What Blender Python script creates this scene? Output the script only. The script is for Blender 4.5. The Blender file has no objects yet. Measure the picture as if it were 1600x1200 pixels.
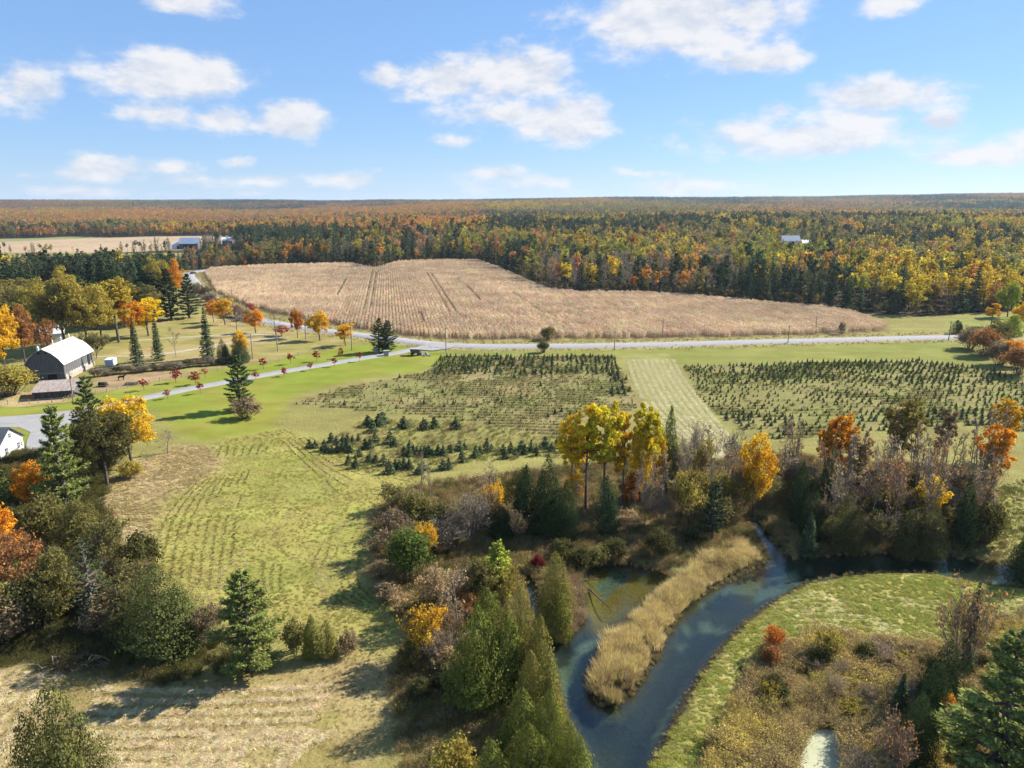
import bpy, math, random
import numpy as np
from mathutils import Vector, Matrix

R = math.radians
sc = bpy.context.scene
COL = sc.collection

# ------------------------------------------------------------------ camera, sky, sun, exposure
EYE = 50.0
FPX = 1111.0                       # focal length in photograph pixels (1600 wide)
PITCH = math.atan2(281.0, FPX)
cam_d = bpy.data.cameras.new("camera")
cam = bpy.data.objects.new("camera", cam_d)
COL.objects.link(cam)
cam.location = (0, 0, EYE)
cam.rotation_euler = (math.pi / 2 - PITCH, 0, 0)
cam_d.sensor_width = 36.0
cam_d.lens = 36.0 * FPX / 1600.0
cam_d.clip_start = 1.0
cam_d.clip_end = 40000.0
sc.camera = cam

SUN_EL = 36.0
SHADOW_AZ = -152.0                 # direction shadows fall (deg, x right, y forward)
sun_dir = Vector((-math.cos(R(SHADOW_AZ)) * math.cos(R(SUN_EL)), -math.sin(R(SHADOW_AZ)) * math.cos(R(SUN_EL)), math.sin(R(SUN_EL))))
sun_d = bpy.data.lights.new("sun", 'SUN')
sun_d.energy = 5.0
sun_d.angle = R(0.53)
sun_d.color = (1.0, 0.93, 0.82)
sun = bpy.data.objects.new("sun", sun_d)
COL.objects.link(sun)
sun.rotation_euler = (-sun_dir).to_track_quat('-Z', 'Y').to_euler()
sun.location = (60, 20, 120)

sc.view_settings.view_transform = 'Standard'
sc.view_settings.look = 'None'
sc.view_settings.gamma = 1.0
sc.view_settings.use_curve_mapping = False
sc.view_settings.exposure = 1.2
sc.render.engine = 'CYCLES'
sc.cycles.max_bounces = 6
sc.cycles.diffuse_bounces = 2
sc.cycles.glossy_bounces = 2
sc.cycles.transmission_bounces = 3
sc.cycles.transparent_max_bounces = 6
sc.cycles.volume_bounces = 0
sc.cycles.use_denoising = True
sc.cycles.use_adaptive_sampling = True
sc.cycles.adaptive_threshold = 0.02
sc.cycles.sample_clamp_indirect = 4.0


def pix_dir(px, py):
    u = (px - 800.0) / FPX
    v = (600.0 - py) / FPX
    return (u, math.cos(PITCH) + v * math.sin(PITCH), -math.sin(PITCH) + v * math.cos(PITCH))


# (pixel x, pixel y, half width, half height, strength) of the clouds the photograph shows
CLOUDS = [
    (275, 112, 95, 30, 1.0), (210, 125, 60, 30, .9), (345, 130, 40, 14, .8), (30, 135, 50, 34, .8),
    (245, 178, 70, 20, .75), (355, 188, 60, 20, .85), (455, 188, 50, 24, 1.0), (400, 200, 90, 12, .7),
    (608, 120, 34, 18, .85), (700, 125, 70, 28, .95), (800, 118, 85, 36, 1.0), (845, 125, 40, 26, .9), (650, 150, 70, 14, .6),
    (800, 178, 110, 20, .8), (880, 188, 85, 34, .95), (900, 205, 70, 14, .8), (705, 220, 50, 12, .6),
    (1060, 30, 150, 44, 1.0), (960, 35, 70, 22, .7), (1100, 62, 90, 20, .9), (860, 25, 35, 12, .55), (1170, 25, 55, 30, .9),
    (1180, 95, 75, 18, .9), (1225, 84, 28, 12, .8),
    (1365, 152, 90, 24, 1.0), (1320, 150, 40, 16, .8), (1450, 142, 40, 10, .55),
    (1215, 175, 30, 16, .85), (1180, 200, 70, 20, .7), (1260, 215, 190, 26, .85), (1330, 190, 90, 24, .85), (1468, 190, 28, 12, .95), (1400, 205, 70, 16, .6), (1290, 232, 80, 14, .75),
    (1540, 240, 90, 16, .8), (1610, 220, 60, 28, .75), (1390, 0, 45, 16, .9), (295, 0, 60, 16, .9),
    (165, 264, 55, 18, .9), (130, 272, 40, 10, .7), (270, 262, 55, 12, .65), (370, 256, 28, 10, .75), (400, 283, 60, 12, .75), (290, 282, 50, 9, .7), (535, 282, 60, 13, .75), (45, 274, 40, 7, .5), (592, 267, 14, 6, .5),
    (125, 300, 65, 9, .75), (270, 303, 40, 7, .5), (385, 303, 40, 7, .6), (480, 309, 40, 4, .4),
    (765, 270, 75, 13, .75), (830, 285, 110, 14, .65), (1000, 271, 55, 9, .65), (1075, 292, 85, 13, .8), (860, 300, 170, 9, .45), (760, 295, 50, 10, .5), (660, 284, 22, 6, .4),
    (1480, 284, 60, 8, .4), (1300, 270, 40, 6, .25),
]


def make_world():
    w = bpy.data.worlds.new("World")
    sc.world = w
    w.use_nodes = True
    nt = w.node_tree
    N, L = nt.nodes, nt.links
    N.clear()
    out = N.new('ShaderNodeOutputWorld')
    bg = N.new('ShaderNodeBackground')
    bg.inputs['Strength'].default_value = 0.056
    sky = N.new('ShaderNodeTexSky')
    sky.sky_type = 'NISHITA'
    sky.sun_disc = False
    sky.sun_elevation = R(SUN_EL)
    sky.sun_rotation = math.atan2(sun_dir.x, sun_dir.y)
    sky.altitude = 300.0
    sky.air_density = 1.0
    sky.dust_density = 0.0
    sky.ozone_density = 4.0
    tint = N.new('ShaderNodeMix'); tint.data_type = 'RGBA'      # thin even veil of blue air over the clear-sky model
    tint.inputs['Factor'].default_value = 0.46
    tint.inputs[7].default_value = SKY_VEIL
    L.new(sky.outputs[0], tint.inputs[6])

    def m(op, a, b=None, c=None, clamp=False):
        n = N.new('ShaderNodeMath'); n.operation = op; n.use_clamp = clamp
        for i, v in enumerate((a, b, c)):
            if v is None: continue
            if isinstance(v, (int, float)): n.inputs[i].default_value = v
            else: L.new(v, n.inputs[i])
        return n.outputs[0]

    def vm(op, a, b):
        n = N.new('ShaderNodeVectorMath'); n.operation = op
        for i, v in enumerate((a, b)):
            if v is None: continue
            if isinstance(v, tuple): n.inputs[i].default_value = v
            else: L.new(v, n.inputs[i])
        return n

    tc = N.new('ShaderNodeTexCoord')
    sep = N.new('ShaderNodeSeparateXYZ')
    L.new(tc.outputs['Generated'], sep.inputs[0])
    az = m('ARCTAN2', sep.outputs[0], sep.outputs[1])
    el = m('ARCSINE', sep.outputs[2])
    comb = N.new('ShaderNodeCombineXYZ')
    L.new(az, comb.inputs[0]); L.new(el, comb.inputs[1])
    ae = comb.outputs[0]
    # wobble of the outlines
    n1 = N.new('ShaderNodeTexNoise'); n1.inputs['Scale'].default_value = 16.0; n1.inputs['Detail'].default_value = 7.0; n1.inputs['Roughness'].default_value = 0.62
    st = vm('MULTIPLY', ae, (1.0, 1.9, 1.0))
    L.new(st.outputs[0], n1.inputs['Vector'])
    # the shaded underside samples the field a little higher up, towards the sun
    def field(shift):
        p = ae if shift == 0 else vm('ADD', ae, (shift * .6, shift, 0.0)).outputs[0]
        f = None
        for (px, py, rx, ry, s) in CLOUDS:
            d = Vector(pix_dir(px, py)).normalized()
            a, e = math.atan2(d.x, d.y), math.asin(d.z)
            ra, re = rx / FPX * 1.2 * math.cos(a), ry / FPX * 1.25
            q = vm('SUBTRACT', p, (a, e, 0.0)).outputs[0]
            q = vm('MULTIPLY', q, (1 / ra, 1 / re, 0.0)).outputs[0]
            ln = vm('LENGTH', q, None).outputs['Value']
            v = m('MULTIPLY_ADD', ln, -0.62 * s, s)
            f = v if f is None else m('SMOOTH_MAX', f, v, 0.18)
        return f
    nz = m('SUBTRACT', n1.outputs['Fac'], 0.5)
    # the shaded undersides: compare the billows with the ones a little higher, towards the sun
    n3 = N.new('ShaderNodeTexNoise'); n3.inputs['Scale'].default_value = 16.0; n3.inputs['Detail'].default_value = 4.0; n3.inputs['Roughness'].default_value = 0.62
    st3 = vm('ADD', st.outputs[0], (0.008, 0.030, 0.0))
    L.new(st3.outputs[0], n3.inputs['Vector'])
    rel = m('SUBTRACT', n1.outputs['Fac'], n3.outputs['Fac'])
    lit = m('MULTIPLY_ADD', rel, 3.4, 0.62, clamp=True)
    ccol = N.new('ShaderNodeMix'); ccol.data_type = 'RGBA'
    ccol.inputs[6].default_value = CLOUD_DARK
    ccol.inputs[7].default_value = CLOUD_LIT
    L.new(lit, ccol.inputs['Factor'])

    def clouded(mass, bg):
        cov = N.new('ShaderNodeMapRange'); cov.interpolation_type = 'SMOOTHSTEP'
        cov.inputs['From Min'].default_value = 0.30; cov.inputs['From Max'].default_value = 0.72
        L.new(mass, cov.inputs['Value'])
        fin = N.new('ShaderNodeMix'); fin.data_type = 'RGBA'
        L.new(m('MULTIPLY', cov.outputs[0], 0.93), fin.inputs['Factor'])
        L.new(tint.outputs[2], fin.inputs[6])
        L.new(ccol.outputs[2], fin.inputs[7])
        L.new(fin.outputs[2], bg.inputs['Color'])

    clouded(m('MULTIPLY_ADD', nz, 1.15, field(0)), bg)
    # beyond the part of the sky in view: fair-weather clouds of the same kind
    bg2 = N.new('ShaderNodeBackground')
    bg2.inputs['Strength'].default_value = bg.inputs['Strength'].default_value
    n2 = N.new('ShaderNodeTexNoise'); n2.inputs['Scale'].default_value = 3.4; n2.inputs['Detail'].default_value = 8.0; n2.inputs['Roughness'].default_value = 0.55
    st2 = vm('MULTIPLY', ae, (1.0, 2.6, 1.0))
    L.new(st2.outputs[0], n2.inputs['Vector'])
    clouded(m('MULTIPLY_ADD', n2.outputs['Fac'], 5.0, -2.55), bg2)
    inview = m('MULTIPLY', m('LESS_THAN', m('ABSOLUTE', az), 0.68), m('LESS_THAN', el, 0.27))
    ms = N.new('ShaderNodeMixShader')
    L.new(inview, ms.inputs[0]); L.new(bg2.outputs[0], ms.inputs[1]); L.new(bg.outputs[0], ms.inputs[2])
    L.new(ms.outputs[0], out.inputs['Surface'])
    w.cycles.sampling_method = 'MANUAL'
    w.cycles.sample_map_resolution = 256


SKY_VEIL = (2.35, 4.6, 9.0, 1)
CLOUD_DARK = (5.4, 5.75, 6.5, 1)
CLOUD_LIT = (7.3, 7.2, 7.3, 1)
make_world()

# ------------------------------------------------------------------ numeric helpers
rng = np.random.default_rng(7)
random.seed(7)


def _hash(ix, iy, seed):
    h = (ix.astype(np.int64) * 374761393 + iy.astype(np.int64) * 668265263 + seed * 974634777) & 0x7fffffff
    h = ((h ^ (h >> 13)) * 1274126177) & 0x7fffffff
    return ((h ^ (h >> 16)) & 0xffff) / 65535.0


def vnoise(x, y, s=1.0, seed=0):
    x = np.asarray(x, float) / s; y = np.asarray(y, float) / s
    ix, iy = np.floor(x), np.floor(y)
    fx, fy = x - ix, y - iy
    fx = fx * fx * (3 - 2 * fx); fy = fy * fy * (3 - 2 * fy)
    a = _hash(ix, iy, seed); b = _hash(ix + 1, iy, seed); c = _hash(ix, iy + 1, seed); d = _hash(ix + 1, iy + 1, seed)
    return (a * (1 - fx) + b * fx) * (1 - fy) + (c * (1 - fx) + d * fx) * fy


def fbm(x, y, s=1.0, seed=0, o=3):
    t, a, n = 0, 1.0, 0
    for i in range(o):
        t = t + a * vnoise(x, y, s / 2 ** i, seed + i * 17); n += a; a *= .5
    return t / n


def sstep(a, b, v):
    t = np.clip((np.asarray(v, float) - a) / (b - a), 0, 1)
    return t * t * (3 - 2 * t)


def G(px, py, z=0.0):
    """the ground point that the photograph shows at a pixel"""
    d = pix_dir(px, py)
    t = (z - EYE) / d[2]
    return (d[0] * t, d[1] * t)


def GP(poly, z=0.0):
    return np.array([G(p[0], p[1], z) for p in poly])


def to_pix(x, y, z):
    """where a ground point lies in the photograph (used to read which cover grows there)"""
    zz = np.asarray(z, float) - EYE
    fwd = y * math.cos(PITCH) - zz * math.sin(PITCH)
    up = y * math.sin(PITCH) + zz * math.cos(PITCH)
    return 800 + FPX * x / fwd, 600 - FPX * up / fwd


def top_height(px, pyb, pyt):
    b = G(px, pyb)
    d = pix_dir(px, pyt)
    return EYE + d[2] / d[1] * b[1]


def px_size(py):
    """metres per photograph pixel for things standing at pixel row py"""
    x, y = G(800, py)
    return (y * math.cos(PITCH) + EYE * math.sin(PITCH)) / FPX


def sdist(x, y, poly):
    """signed distance, negative inside"""
    x = np.asarray(x, float); y = np.asarray(y, float)
    d = np.full(x.shape, 1e18); ins = np.zeros(x.shape, bool)
    n = len(poly)
    for i in range(n):
        ax, ay = poly[i]; bx, by = poly[(i + 1) % n]
        ex, ey = bx - ax, by - ay
        wx, wy = x - ax, y - ay
        t = np.clip((wx * ex + wy * ey) / (ex * ex + ey * ey + 1e-12), 0, 1)
        d = np.minimum(d, (wx - t * ex) ** 2 + (wy - t * ey) ** 2)
        c = ((ay > y) != (by > y)) & (x < (bx - ax) * (y - ay) / (by - ay + 1e-12) + ax)
        ins ^= c
    d = np.sqrt(d)
    return np.where(ins, -d, d)


def spline(pts, step):
    """smooth curve through points, resampled"""
    P = np.array(pts, float)
    Q = np.vstack([2 * P[0] - P[1], P, 2 * P[-1] - P[-2]])
    out = []
    for i in range(1, len(Q) - 2):
        a, b, c, d = Q[i - 1], Q[i], Q[i + 1], Q[i + 2]
        k = max(2, int(np.linalg.norm(c - b) / step) + 1)
        for t in np.linspace(0, 1, k, endpoint=False):
            out.append(.5 * ((2 * b) + (c - a) * t + (2 * a - 5 * b + 4 * c - d) * t * t + (3 * b - a - 3 * c + d) * t ** 3))
    out.append(P[-1])
    return np.array(out)


# ------------------------------------------------------------------ land layout (outlines read from the photograph)
WATER = GP([(1640, 892), (1600, 886), (1560, 881), (1480, 870), (1400, 867), (1300, 869), (1236, 874), (1222, 862), (1206, 842), (1184, 815), (1166, 812), (1178, 832),
            (1196, 858), (1201, 876), (1185, 886), (1150, 904), (1100, 927), (1076, 945), (1060, 962), (1041, 1000), (1013, 1047), (986, 1086), (962, 1106),
            (936, 1099), (921, 1080), (918, 1060), (930, 1030), (950, 1000), (985, 966), (1015, 940), (1042, 916), (1050, 902), (1022, 892), (980, 884),
            (930, 884), (908, 896), (914, 925), (906, 950), (914, 968), (892, 993), (872, 992), (858, 975), (848, 945), (834, 905), (814, 902), (824, 945), (838, 985),
            (852, 1020), (862, 1060), (884, 1120), (905, 1200), (925, 1290), (985, 1290), (1012, 1200), (1036, 1160), (1071, 1090), (1111, 1030), (1161, 975),
            (1210, 939), (1260, 911), (1330, 899), (1400, 894), (1460, 896), (1540, 911), (1600, 917), (1640, 925)], -0.55)
POND = GP([(1250, 1160), (1282, 1136), (1318, 1146), (1316, 1190), (1326, 1260), (1238, 1260), (1246, 1190)], -0.5)
POOL = GP([(1462, 1170), (1485, 1130), (1505, 1140), (1500, 1190), (1470, 1210)], -0.3)
CORN = GP([(316, 428), (325, 421), (420, 416), (552, 413), (585, 421), (620, 410), (700, 408), (752, 409), (782, 420), (826, 440), (862, 455), (905, 459), (980, 459),
           (1060, 463), (1130, 469), (1200, 476), (1290, 483), (1340, 492), (1385, 508), (1385, 517), (1300, 522), (1150, 526), (1000, 528), (850, 530), (720, 531), (640, 525),
           (560, 514), (480, 500), (420, 488), (375, 476), (335, 458)])
ROAD_PTS = [G(p[0], p[1]) for p in [(1580, 527), (1485, 527), (1360, 530), (1200, 534), (1000, 539), (850, 541), (740, 541), (660, 536), (590, 527), (500, 516), (430, 505),
                                    (385, 495), (352, 480), (322, 460), (302, 440), (296, 428), (320, 422)]]
ROAD = spline(ROAD_PTS, 3.0)
DRIVE = spline([G(p[0], p[1]) for p in [(685, 541), (655, 544), (610, 553), (560, 561), (500, 571), (430, 583), (370, 594), (300, 607), (230, 621), (160, 636), (90, 649), (30, 658), (-60, 664)]], 2.0)
YARD = GP([(128, 640), (60, 648), (-40, 655), (-40, 668), (30, 668), (48, 676), (42, 690), (40, 705), (60, 722), (100, 715), (110, 690), (100, 668), (130, 652)])
TRACKS = [spline([G(p[0], p[1]) for p in q], 2.5) for q in (
    [(100, 562), (150, 558), (210, 557), (260, 552), (300, 546), (345, 538), (400, 531), (450, 528)],
    [(215, 532), (270, 528), (330, 525), (390, 523), (440, 526)])]
HAYS = GP([(972, 556), (1040, 553), (1062, 580), (1085, 610), (1125, 650), (1158, 690), (1150, 716), (1090, 712), (1050, 690), (1020, 640), (1000, 605)])
LAWN = GP([(-60, 630), (60, 628), (200, 606), (300, 585), (420, 566), (520, 545), (600, 533), (690, 550), (700, 556), (660, 580), (560, 592), (470, 612), (440, 640), (425, 672), (350, 690), (300, 690), (262, 672), (240, 640), (100, 690), (-60, 700)])
SLOPE = GP([(270, 697), (325, 695), (338, 715), (330, 740), (262, 778), (240, 810), (228, 850), (205, 852), (165, 830), (130, 790), (165, 760), (220, 720)])
MEADOW = GP([(330, 690), (440, 670), (520, 700), (620, 720), (660, 735), (640, 790), (590, 830), (580, 880), (590, 920), (630, 960), (620, 1010), (560, 1030), (450, 1000), (330, 960), (230, 900), (232, 830), (262, 780), (335, 740)])
STRAW = GP([(-200, 1030), (60, 1040), (160, 1062), (330, 1062), (450, 1040), (560, 1010), (615, 1030), (625, 1100), (590, 1180), (560, 1300), (-200, 1300)])
MARSH = GP([(1190, 1026), (1212, 1002), (1250, 994), (1340, 998), (1440, 1010), (1480, 1020), (1540, 975), (1620, 950), (1700, 1000), (1750, 1300), (1096, 1300), (1100, 1210), (1120, 1150), (1154, 1080)])
BANK = GP([(1015, 1210), (1060, 1120), (1110, 1040), (1165, 980), (1215, 940), (1265, 912), (1330, 900), (1400, 894), (1460, 896), (1540, 912), (1640, 926), (1620, 960), (1540, 985), (1440, 1010), (1340, 998), (1250, 994), (1212, 1002), (1190, 1026), (1154, 1080), (1120, 1150), (1100, 1215), (1096, 1290), (985, 1290)])
SPIT = GP([(1125, 855), (1160, 846), (1190, 872), (1100, 925), (1062, 960), (1040, 1000), (962, 1108), (920, 1075), (950, 1000), (1045, 915)])
LITTER = GP([(585, 800), (650, 760), (760, 745), (860, 735), (1000, 715), (1120, 725), (1160, 705), (1300, 720), (1560, 735), (1545, 800), (1500, 860), (1300, 868), (1200, 850), (1050, 890), (920, 885), (880, 990), (900, 1210), (620, 1210), (610, 1080), (635, 1000), (640, 950), (590, 900)])
GROVE = GP([(-80, 720), (80, 700), (180, 690), (160, 790), (190, 860), (240, 940), (330, 990), (420, 1040), (260, 1070), (120, 1050), (-80, 1040)])
PLANT_L = GP([(690, 556), (960, 556), (985, 600), (1005, 640), (900, 655), (880, 690), (700, 655), (452, 633), (520, 608), (660, 582)])
PLANT_R = GP([(1065, 572), (1200, 568), (1440, 563), (1560, 580), (1640, 620), (1640, 680), (1500, 665), (1200, 690), (1130, 660), (1085, 615)])
YARDIRT = GP([(145, 590), (185, 583), (250, 579), (300, 583), (270, 592), (225, 600), (150, 615)])
PADDOCK = GP([(-60, 612), (60, 612), (110, 628), (40, 634), (-60, 634)])
PASTURE = GP([(145, 560), (190, 520), (270, 495), (330, 490), (430, 515), (560, 530), (420, 562), (300, 580), (180, 588)])
FARFIELD = GP([(-600, 397), (0, 396), (160, 397), (300, 392), (372, 382), (368, 372), (250, 371), (120, 374), (0, 379), (-600, 384)])
FARGREEN = GP([(-600, 387), (0, 386), (100, 379), (180, 373), (120, 369), (60, 372), (-600, 380)])
SIDEGRASS = GP([(1560, 760), (1640, 740), (1640, 880), (1500, 866), (1530, 820)])
ROADSIDE_R = GP([(1470, 500), (1590, 492), (1700, 500), (1700, 524), (1490, 522)])
VERGE = GP([(690, 546), (1480, 532), (1520, 548), (1560, 575), (1440, 562), (1065, 570), (960, 555), (690, 556)])
WATERS = [WATER, POND, POOL]


EDGE_PX = np.array([-900, -400, 0, 150, 250, 290, 316, 420, 552, 575, 600, 625, 700, 752, 782, 826, 862, 905, 980, 1060, 1130, 1200, 1290, 1340, 1385, 1440, 1500, 1600, 2000, 2600.])
EDGE_PY = np.array([480, 478, 470, 466, 462, 440, 426, 415, 412, 420, 420, 409, 406, 407, 418, 437, 452, 457, 457, 461, 467, 474, 481, 487, 492, 494, 490, 484, 482, 482.])


def hill(x, y):
    x = np.asarray(x, float); y = np.asarray(y, float)
    r = np.hypot(x * .8, y)
    base = 44 * sstep(1300, 5200, r) + 16 * sstep(600, 1300, r) * sstep(-900, 500, x)
    und = (fbm(x, y, 1500, 5, 3) - .5) * 64 * sstep(1000, 3000, r)
    east = 34 * sstep(700, 3200, x) * sstep(1200, 4500, r)
    return base + und + east


def gz(x, y, wd=None):
    x = np.asarray(x, float); y = np.asarray(y, float)
    z = hill(x, y)
    z = z + (fbm(x, y, 26, 3, 3) - .5) * .5 * sstep(900, 300, y) * sstep(230, 120, y)
    near = (y < 200) & (np.abs(x) < 130)
    if np.any(near):
        d = np.full(x.shape, 9.0)
        if x.shape == ():
            d = min(float(sdist(x, y, w)) for w in WATERS)
        else:
            for w in WATERS:
                d[near] = np.minimum(d[near], sdist(x[near], y[near], w))
        z = np.where(near, z - .25 * sstep(3, .6, d) - 1.5 * sstep(.9, -2.6, d), z)
    return z


# ------------------------------------------------------------------ materials
MATS = {}


def newmat(name):
    m = bpy.data.materials.new(name)
    m.use_nodes = True
    nt = m.node_tree
    nt.nodes.clear()
    MATS[name] = m
    return m, nt.nodes, nt.links


def nmath(N, L, op, a, b=None, c=None, clamp=False):
    n = N.new('ShaderNodeMath'); n.operation = op; n.use_clamp = clamp
    for i, v in enumerate((a, b, c)):
        if v is None: continue
        if isinstance(v, (int, float)): n.inputs[i].default_value = v
        else: L.new(v, n.inputs[i])
    return n.outputs[0]


def noise(N, L, scale, detail=3.0, vec=None, rough=.55):
    n = N.new('ShaderNodeTexNoise')
    n.inputs['Scale'].default_value = scale
    n.inputs['Detail'].default_value = detail
    n.inputs['Roughness'].default_value = rough
    if vec is not None: L.new(vec, n.inputs['Vector'])
    return n.outputs['Fac']


def leaf_material(name, transl=.35, jitter=.5, hue=.03, patch=.35):
    """foliage: the object's or instance's own tint, varied per leaf and per spray"""
    m, N, L = newmat(name)
    out = N.new('ShaderNodeOutputMaterial')
    at = N.new('ShaderNodeAttribute'); at.attribute_type = 'INSTANCER'; at.attribute_name = 'tint'
    v = N.new('ShaderNodeAttribute'); v.attribute_type = 'GEOMETRY'; v.attribute_name = 'v'
    geo = N.new('ShaderNodeNewGeometry')
    nz = noise(N, L, patch, 2.0, geo.outputs['Position'])
    hsv = N.new('ShaderNodeHueSaturation')
    h = nmath(N, L, 'MULTIPLY_ADD', nz, hue * 3.0, .5 - hue * 1.5)
    h = nmath(N, L, 'ADD', h, nmath(N, L, 'MULTIPLY_ADD', v.outputs['Fac'], hue, -hue * .5))
    val = nmath(N, L, 'MULTIPLY_ADD', v.outputs['Fac'], jitter * 2, 1 - jitter)
    val = nmath(N, L, 'MULTIPLY', val, nmath(N, L, 'MULTIPLY_ADD', nz, .7, .65))
    L.new(h, hsv.inputs['Hue']); L.new(val, hsv.inputs['Value'])
    hsv.inputs['Saturation'].default_value = 1.0
    L.new(at.outputs['Color'], hsv.inputs['Color'])
    df = N.new('ShaderNodeBsdfDiffuse'); tr = N.new('ShaderNodeBsdfTranslucent')
    L.new(hsv.outputs[0], df.inputs[0]); L.new(hsv.outputs[0], tr.inputs[0])
    mx = N.new('ShaderNodeMixShader'); mx.inputs[0].default_value = transl
    L.new(df.outputs[0], mx.inputs[1]); L.new(tr.outputs[0], mx.inputs[2])
    L.new(mx.outputs[0], out.inputs[0])
    return m


def plain(name, col, rough=.8, var=.25, scale=2.0, col2=None, metal=0.0, spec=.3, bump=0.0, stretch=None, detail=4.0):
    m, N, L = newmat(name)
    out = N.new('ShaderNodeOutputMaterial')
    p = N.new('ShaderNodeBsdfPrincipled')
    tc = N.new('ShaderNodeTexCoord')
    vec = tc.outputs['Object']
    if stretch:
        mp = N.new('ShaderNodeMapping'); mp.inputs['Scale'].default_value = stretch
        L.new(vec, mp.inputs[0]); vec = mp.outputs[0]
    nz = noise(N, L, scale, detail, vec, .65)
    r = N.new('ShaderNodeValToRGB')
    c2 = col2 or tuple(c * (1 - var) for c in col)
    r.color_ramp.elements[0].position = .3; r.color_ramp.elements[1].position = .7
    r.color_ramp.elements[0].color = (*c2, 1); r.color_ramp.elements[1].color = (*col, 1)
    L.new(nz, r.inputs[0]); L.new(r.outputs[0], p.inputs['Base Color'])
    p.inputs['Roughness'].default_value = rough
    p.inputs['Metallic'].default_value = metal
    p.inputs['Specular IOR Level'].default_value = spec
    if bump:
        b = N.new('ShaderNodeBump'); b.inputs['Strength'].default_value = bump; b.inputs['Distance'].default_value = .1
        L.new(nz, b.inputs['Height']); L.new(b.outputs[0], p.inputs['Normal'])
    L.new(p.outputs[0], out.inputs[0])
    return m


M_LEAF = leaf_material('leaf', .45, .38, .022)
M_NEEDLE = leaf_material('needle', .25, .38, .015)
M_DRY = leaf_material('dry_stem', .25, .4, .02, .8)
M_CORN = leaf_material('corn_leaf', .25, .3, .01, .05)
M_BARK = plain('bark', (.14, .115, .095), .95, scale=1.5, col2=(.06, .048, .04), stretch=(3, 3, .5))
M_PALEBARK = plain('pale_bark', (.29, .24, .18), .95, scale=2.5, col2=(.13, .11, .095), stretch=(2, 2, .8))


def ground_material():
    m, N, L = newmat('ground_cover')
    out = N.new('ShaderNodeOutputMaterial')
    p = N.new('ShaderNodeBsdfPrincipled')
    p.inputs['Roughness'].default_value = 1.0
    p.inputs['Specular IOR Level'].default_value = .05
    at = N.new('ShaderNodeAttribute'); at.attribute_type = 'GEOMETRY'; at.attribute_name = 'cover'
    ru = N.new('ShaderNodeAttribute'); ru.attribute_type = 'GEOMETRY'; ru.attribute_name = 'rough'
    geo = N.new('ShaderNodeNewGeometry')
    a = noise(N, L, 1.9, 6.0, geo.outputs['Position'], .75)
    mp = N.new('ShaderNodeMapping'); mp.inputs['Scale'].default_value = (.10, .16, .1)
    L.new(geo.outputs['Position'], mp.inputs[0])
    b = noise(N, L, 1.0, 4.0, mp.outputs[0], .6)
    hsv = N.new('ShaderNodeHueSaturation')
    amp = ru.outputs['Fac']
    dv = nmath(N, L, 'MULTIPLY', nmath(N, L, 'SUBTRACT', a, .5), nmath(N, L, 'MULTIPLY', amp, 3.2))
    dv2 = nmath(N, L, 'MULTIPLY', nmath(N, L, 'SUBTRACT', b, .5), .9)
    val = nmath(N, L, 'MULTIPLY', nmath(N, L, 'ADD', dv, 1.0), nmath(N, L, 'ADD', dv2, 1.0))
    val = nmath(N, L, 'MAXIMUM', val, .12)
    L.new(val, hsv.inputs['Value'])
    L.new(nmath(N, L, 'MULTIPLY_ADD', b, .06, .47), hsv.inputs['Hue'])
    L.new(at.outputs['Color'], hsv.inputs['Color'])
    L.new(hsv.outputs[0], p.inputs['Base Color'])
    bp = N.new('ShaderNodeBump'); bp.inputs['Distance'].default_value = .5
    bp.inputs['Strength'].default_value = .9
    L.new(nmath(N, L, 'MULTIPLY', a, amp), bp.inputs['Height'])
    L.new(bp.outputs[0], p.inputs['Normal'])
    L.new(p.outputs[0], out.inputs[0])
    return m


def water_material(name, tintc, ripple=.06):
    m, N, L = newmat(name)
    out = N.new('ShaderNodeOutputMaterial')
    tr = N.new('ShaderNodeBsdfTransparent'); tr.inputs[0].default_value = (*tintc, 1)
    gl = N.new('ShaderNodeBsdfGlossy'); gl.inputs['Roughness'].default_value = .04
    gl.inputs['Color'].default_value = (.95, .97, 1, 1)
    geo = N.new('ShaderNodeNewGeometry')
    nz = noise(N, L, 1.6, 4.0, geo.outputs['Position'], .6)
    bp = N.new('ShaderNodeBump'); bp.inputs['Strength'].default_value = ripple; bp.inputs['Distance'].default_value = .4
    L.new(nz, bp.inputs['Height'])
    L.new(bp.outputs[0], gl.inputs['Normal'])
    dt = N.new('ShaderNodeVectorMath'); dt.operation = 'DOT_PRODUCT'
    L.new(geo.outputs['Incoming'], dt.inputs[0]); L.new(bp.outputs[0], dt.inputs[1])
    gr = nmath(N, L, 'SUBTRACT', 1.0, nmath(N, L, 'ABSOLUTE', dt.outputs['Value']), clamp=True)
    fres = nmath(N, L, 'MULTIPLY_ADD', nmath(N, L, 'POWER', gr, 5.0), .95, .06, clamp=True)
    mx = N.new('ShaderNodeMixShader')
    L.new(fres, mx.inputs[0])
    L.new(tr.outputs[0], mx.inputs[1]); L.new(gl.outputs[0], mx.inputs[2])
    L.new(mx.outputs[0], out.inputs[0])
    return m


M_GROUND = ground_material()
M_WATER = water_material('creek_water', (.70, .77, .73))
M_SCUM = plain('pond_scum', (.42, .43, .30), 1.0, spec=0.0, scale=.9, col2=(.32, .34, .22), detail=6)
M_ROAD = plain('road_gravel', (.29, .288, .29), .95, scale=.5, col2=(.235, .233, .235), detail=6)
M_DRIVE = plain('drive_gravel', (.29, .285, .28), .95, scale=.45, col2=(.23, .225, .22), detail=6)
M_TRACK = plain('track_dirt', (.36, .31, .22), .95, scale=.4, col2=(.26, .24, .14), detail=6)


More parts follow.
